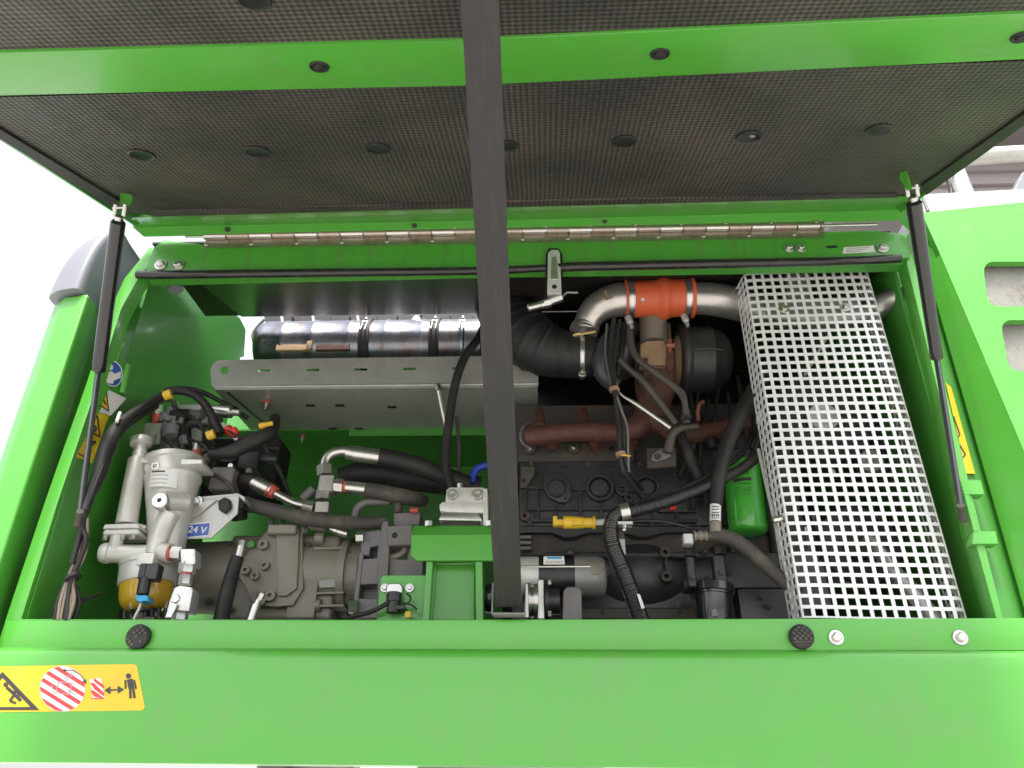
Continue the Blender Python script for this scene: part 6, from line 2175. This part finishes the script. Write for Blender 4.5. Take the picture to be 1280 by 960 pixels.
fn = thing('fan_drive', 'dark belt pulleys behind the perforated guard', 'fan drive', at(1060, 640, 0.4))
fp = mk(fn)
fp('fan_pulley', 'cast_iron', lambda m: m.disc(1030, 520, 0.34, 62, 0.05, 36, 0.006))
fp('fan_pulley_hub', 'alu_pipe', lambda m: m.disc(1030, 520, 0.32, 20, 0.03, 24, 0.004))
fp('crank_pulley', 'cast_iron', lambda m: m.disc(1075, 680, 0.34, 52, 0.05, 36, 0.006))
fp('crank_hub', 'iron_dusty', lambda m: m.disc(1075, 680, 0.32, 18, 0.03, 24, 0.004))
fp('belt', 'rubber', lambda m: m.rings([at(968, 520, 0.36), at(1023, 690, 0.36)], [0.012, 0.012], 8))
fp('belt', 'rubber', lambda m: m.rings([at(1092, 510, 0.36), at(1128, 670, 0.36)], [0.012, 0.012], 8))
fp('tensioner', 'alu_pipe', lambda m: m.disc(1090, 575, 0.33, 16, 0.04, 24, 0.004))
fp('support_plate', 'iron_grey', lambda m: m.pbox(985, 640, 1030, 760, 0.36, 0.02, 0.004))
fp('bolt', 'zinc', lambda m: m.disc(1010, 662, 0.35, 5, 0.02, 12))
fp('bolt', 'zinc', lambda m: m.disc(1040, 590, 0.33, 5, 0.02, 12))
cable('braided_sleeve_hose', 'silver heat sleeved hose slanting down behind the guard', 'hose', [(1085, 672, 0.24, 7), (1100, 690, 0.22, 9), (1118, 715, 0.20, 10), (1145, 745, 0.19, 11), (1175, 785, 0.18, 11)], 10, 'zinc_white', n=16)
cable('right_wall_cable', 'thin black cable clipped along the right inner wall of the bay', 'cable', [(1110, 395, 0.30), (1128, 440, 0.28), (1150, 500, 0.26), (1172, 560, 0.24), (1190, 630, 0.22), (1206, 700, 0.2), (1220, 780, 0.2)], 2.5, 'rubber')

# =========================================================================
# BEYOND THE MACHINE
# =========================================================================
hr = thing('deck_handrail', 'galvanised handrail tube and post on the upper deck', 'handrail', at(1210, 240, 0.6))
hrp = mk(hr)
hrp('post', 'galvanised', lambda m: m.cyl(at(1191, 210, 0.9), at(1207, 250, 0.9), 12 * mpp(1200, 230, 0.9), n=24))
hrp('rail', 'galvanised', lambda m: m.tube([(1140, 206, 0.98), (1200, 198, 0.98), (1260, 193, 0.98), (1330, 190, 0.98)], 10.5, 20))
hrp('cable_tie', 'black_plastic', lambda m: m.tube([(1183, 226, 0.88), (1188, 219, 0.87), (1196, 214.5, 0.865), (1204, 213, 0.87)], 1.2, 8))
hrp('cable', 'black_plastic', lambda m: m.tube([(1181, 215, 0.90), (1186, 228, 0.90), (1190, 245, 0.90)], 3, 10))
hrp('bracket', 'grey_plastic', lambda m: m.prism([(1262, 250), (1278, 215), (1300, 205), (1310, 250)], 0.9, 0.06, 0.004))
dk = thing('deck_plate', 'pale galvanised deck plate edge above the radiator panel', 'deck plate', at(1220, 260, 0.3))
dkp = mk(dk)
dkp('plate', 'galvanised', lambda m: m.prism([(1150, 242), (1420, 228), (1420, 262), (1156, 266)], 0.10, 0.75, 0.004))
dkp('pin', 'iron_grey', lambda m: m.pcyl((1154, 248, 0.06), (1160, 264, 0.06), 2.2, n=8))
wh = thing('corrugated_hall', 'brownish grey corrugated metal hall wall behind the handrail', 'building', at(1250, 500, 7.0))
whp = mk(wh)
YWL = 7.0
p0, p1 = at(1130, 230, YWL), at(1700, 230, YWL)
m = MB()
ztopw = at(1240, 187, YWL).z
z = ztopw
prev = None
i = 0
zz0 = 0.0
prof = []
while z > zz0:
    prof += [(z, 0.0), (z - 0.13, 0.0), (z - 0.155, 0.05), (z - 0.235, 0.05), (z - 0.26, 0.0)]
    z -= 0.26
for zz_, dy2 in prof:
    cur = (m.bm.verts.new((p0.x, YWL + dy2, zz_)), m.bm.verts.new((p1.x, YWL + dy2, zz_)))
    if prev:
        m.bm.faces.new((prev[0], prev[1], cur[1], cur[0]))
    prev = cur
m.build('corrugated_wall', 'cladding', wh, sharp=20)
m = MB()
m.box((p0.x - 0.4, YWL - 0.5, ztopw), (p1.x, YWL + 3, ztopw + 3.2), 0.02)
m.build('roof_fascia', 'roof_grey', wh)
# underneath the panel
uc = thing('undercarriage', 'dark undercarriage frame showing below the lower side panel', 'undercarriage', at(640, 1010, 0.5))
ucp = mk(uc)
ucp('frame_beam', 'bay_black', lambda m: m.pbox(520, 940, 755, 1010, 0.4, 0.3, 0.01))
ucp('outrigger', 'pump_olive', lambda m: m.pbox(318, 940, 352, 1000, 0.5, 0.2, 0.01))
ucp('outrigger', 'pump_olive', lambda m: m.pbox(756, 940, 850, 1000, 0.7, 0.2, 0.01))
ucp('cross_tube', 'galvanised', lambda m: m.pbox(360, 940, 440, 1000, 0.6, 0.1, 0.01))
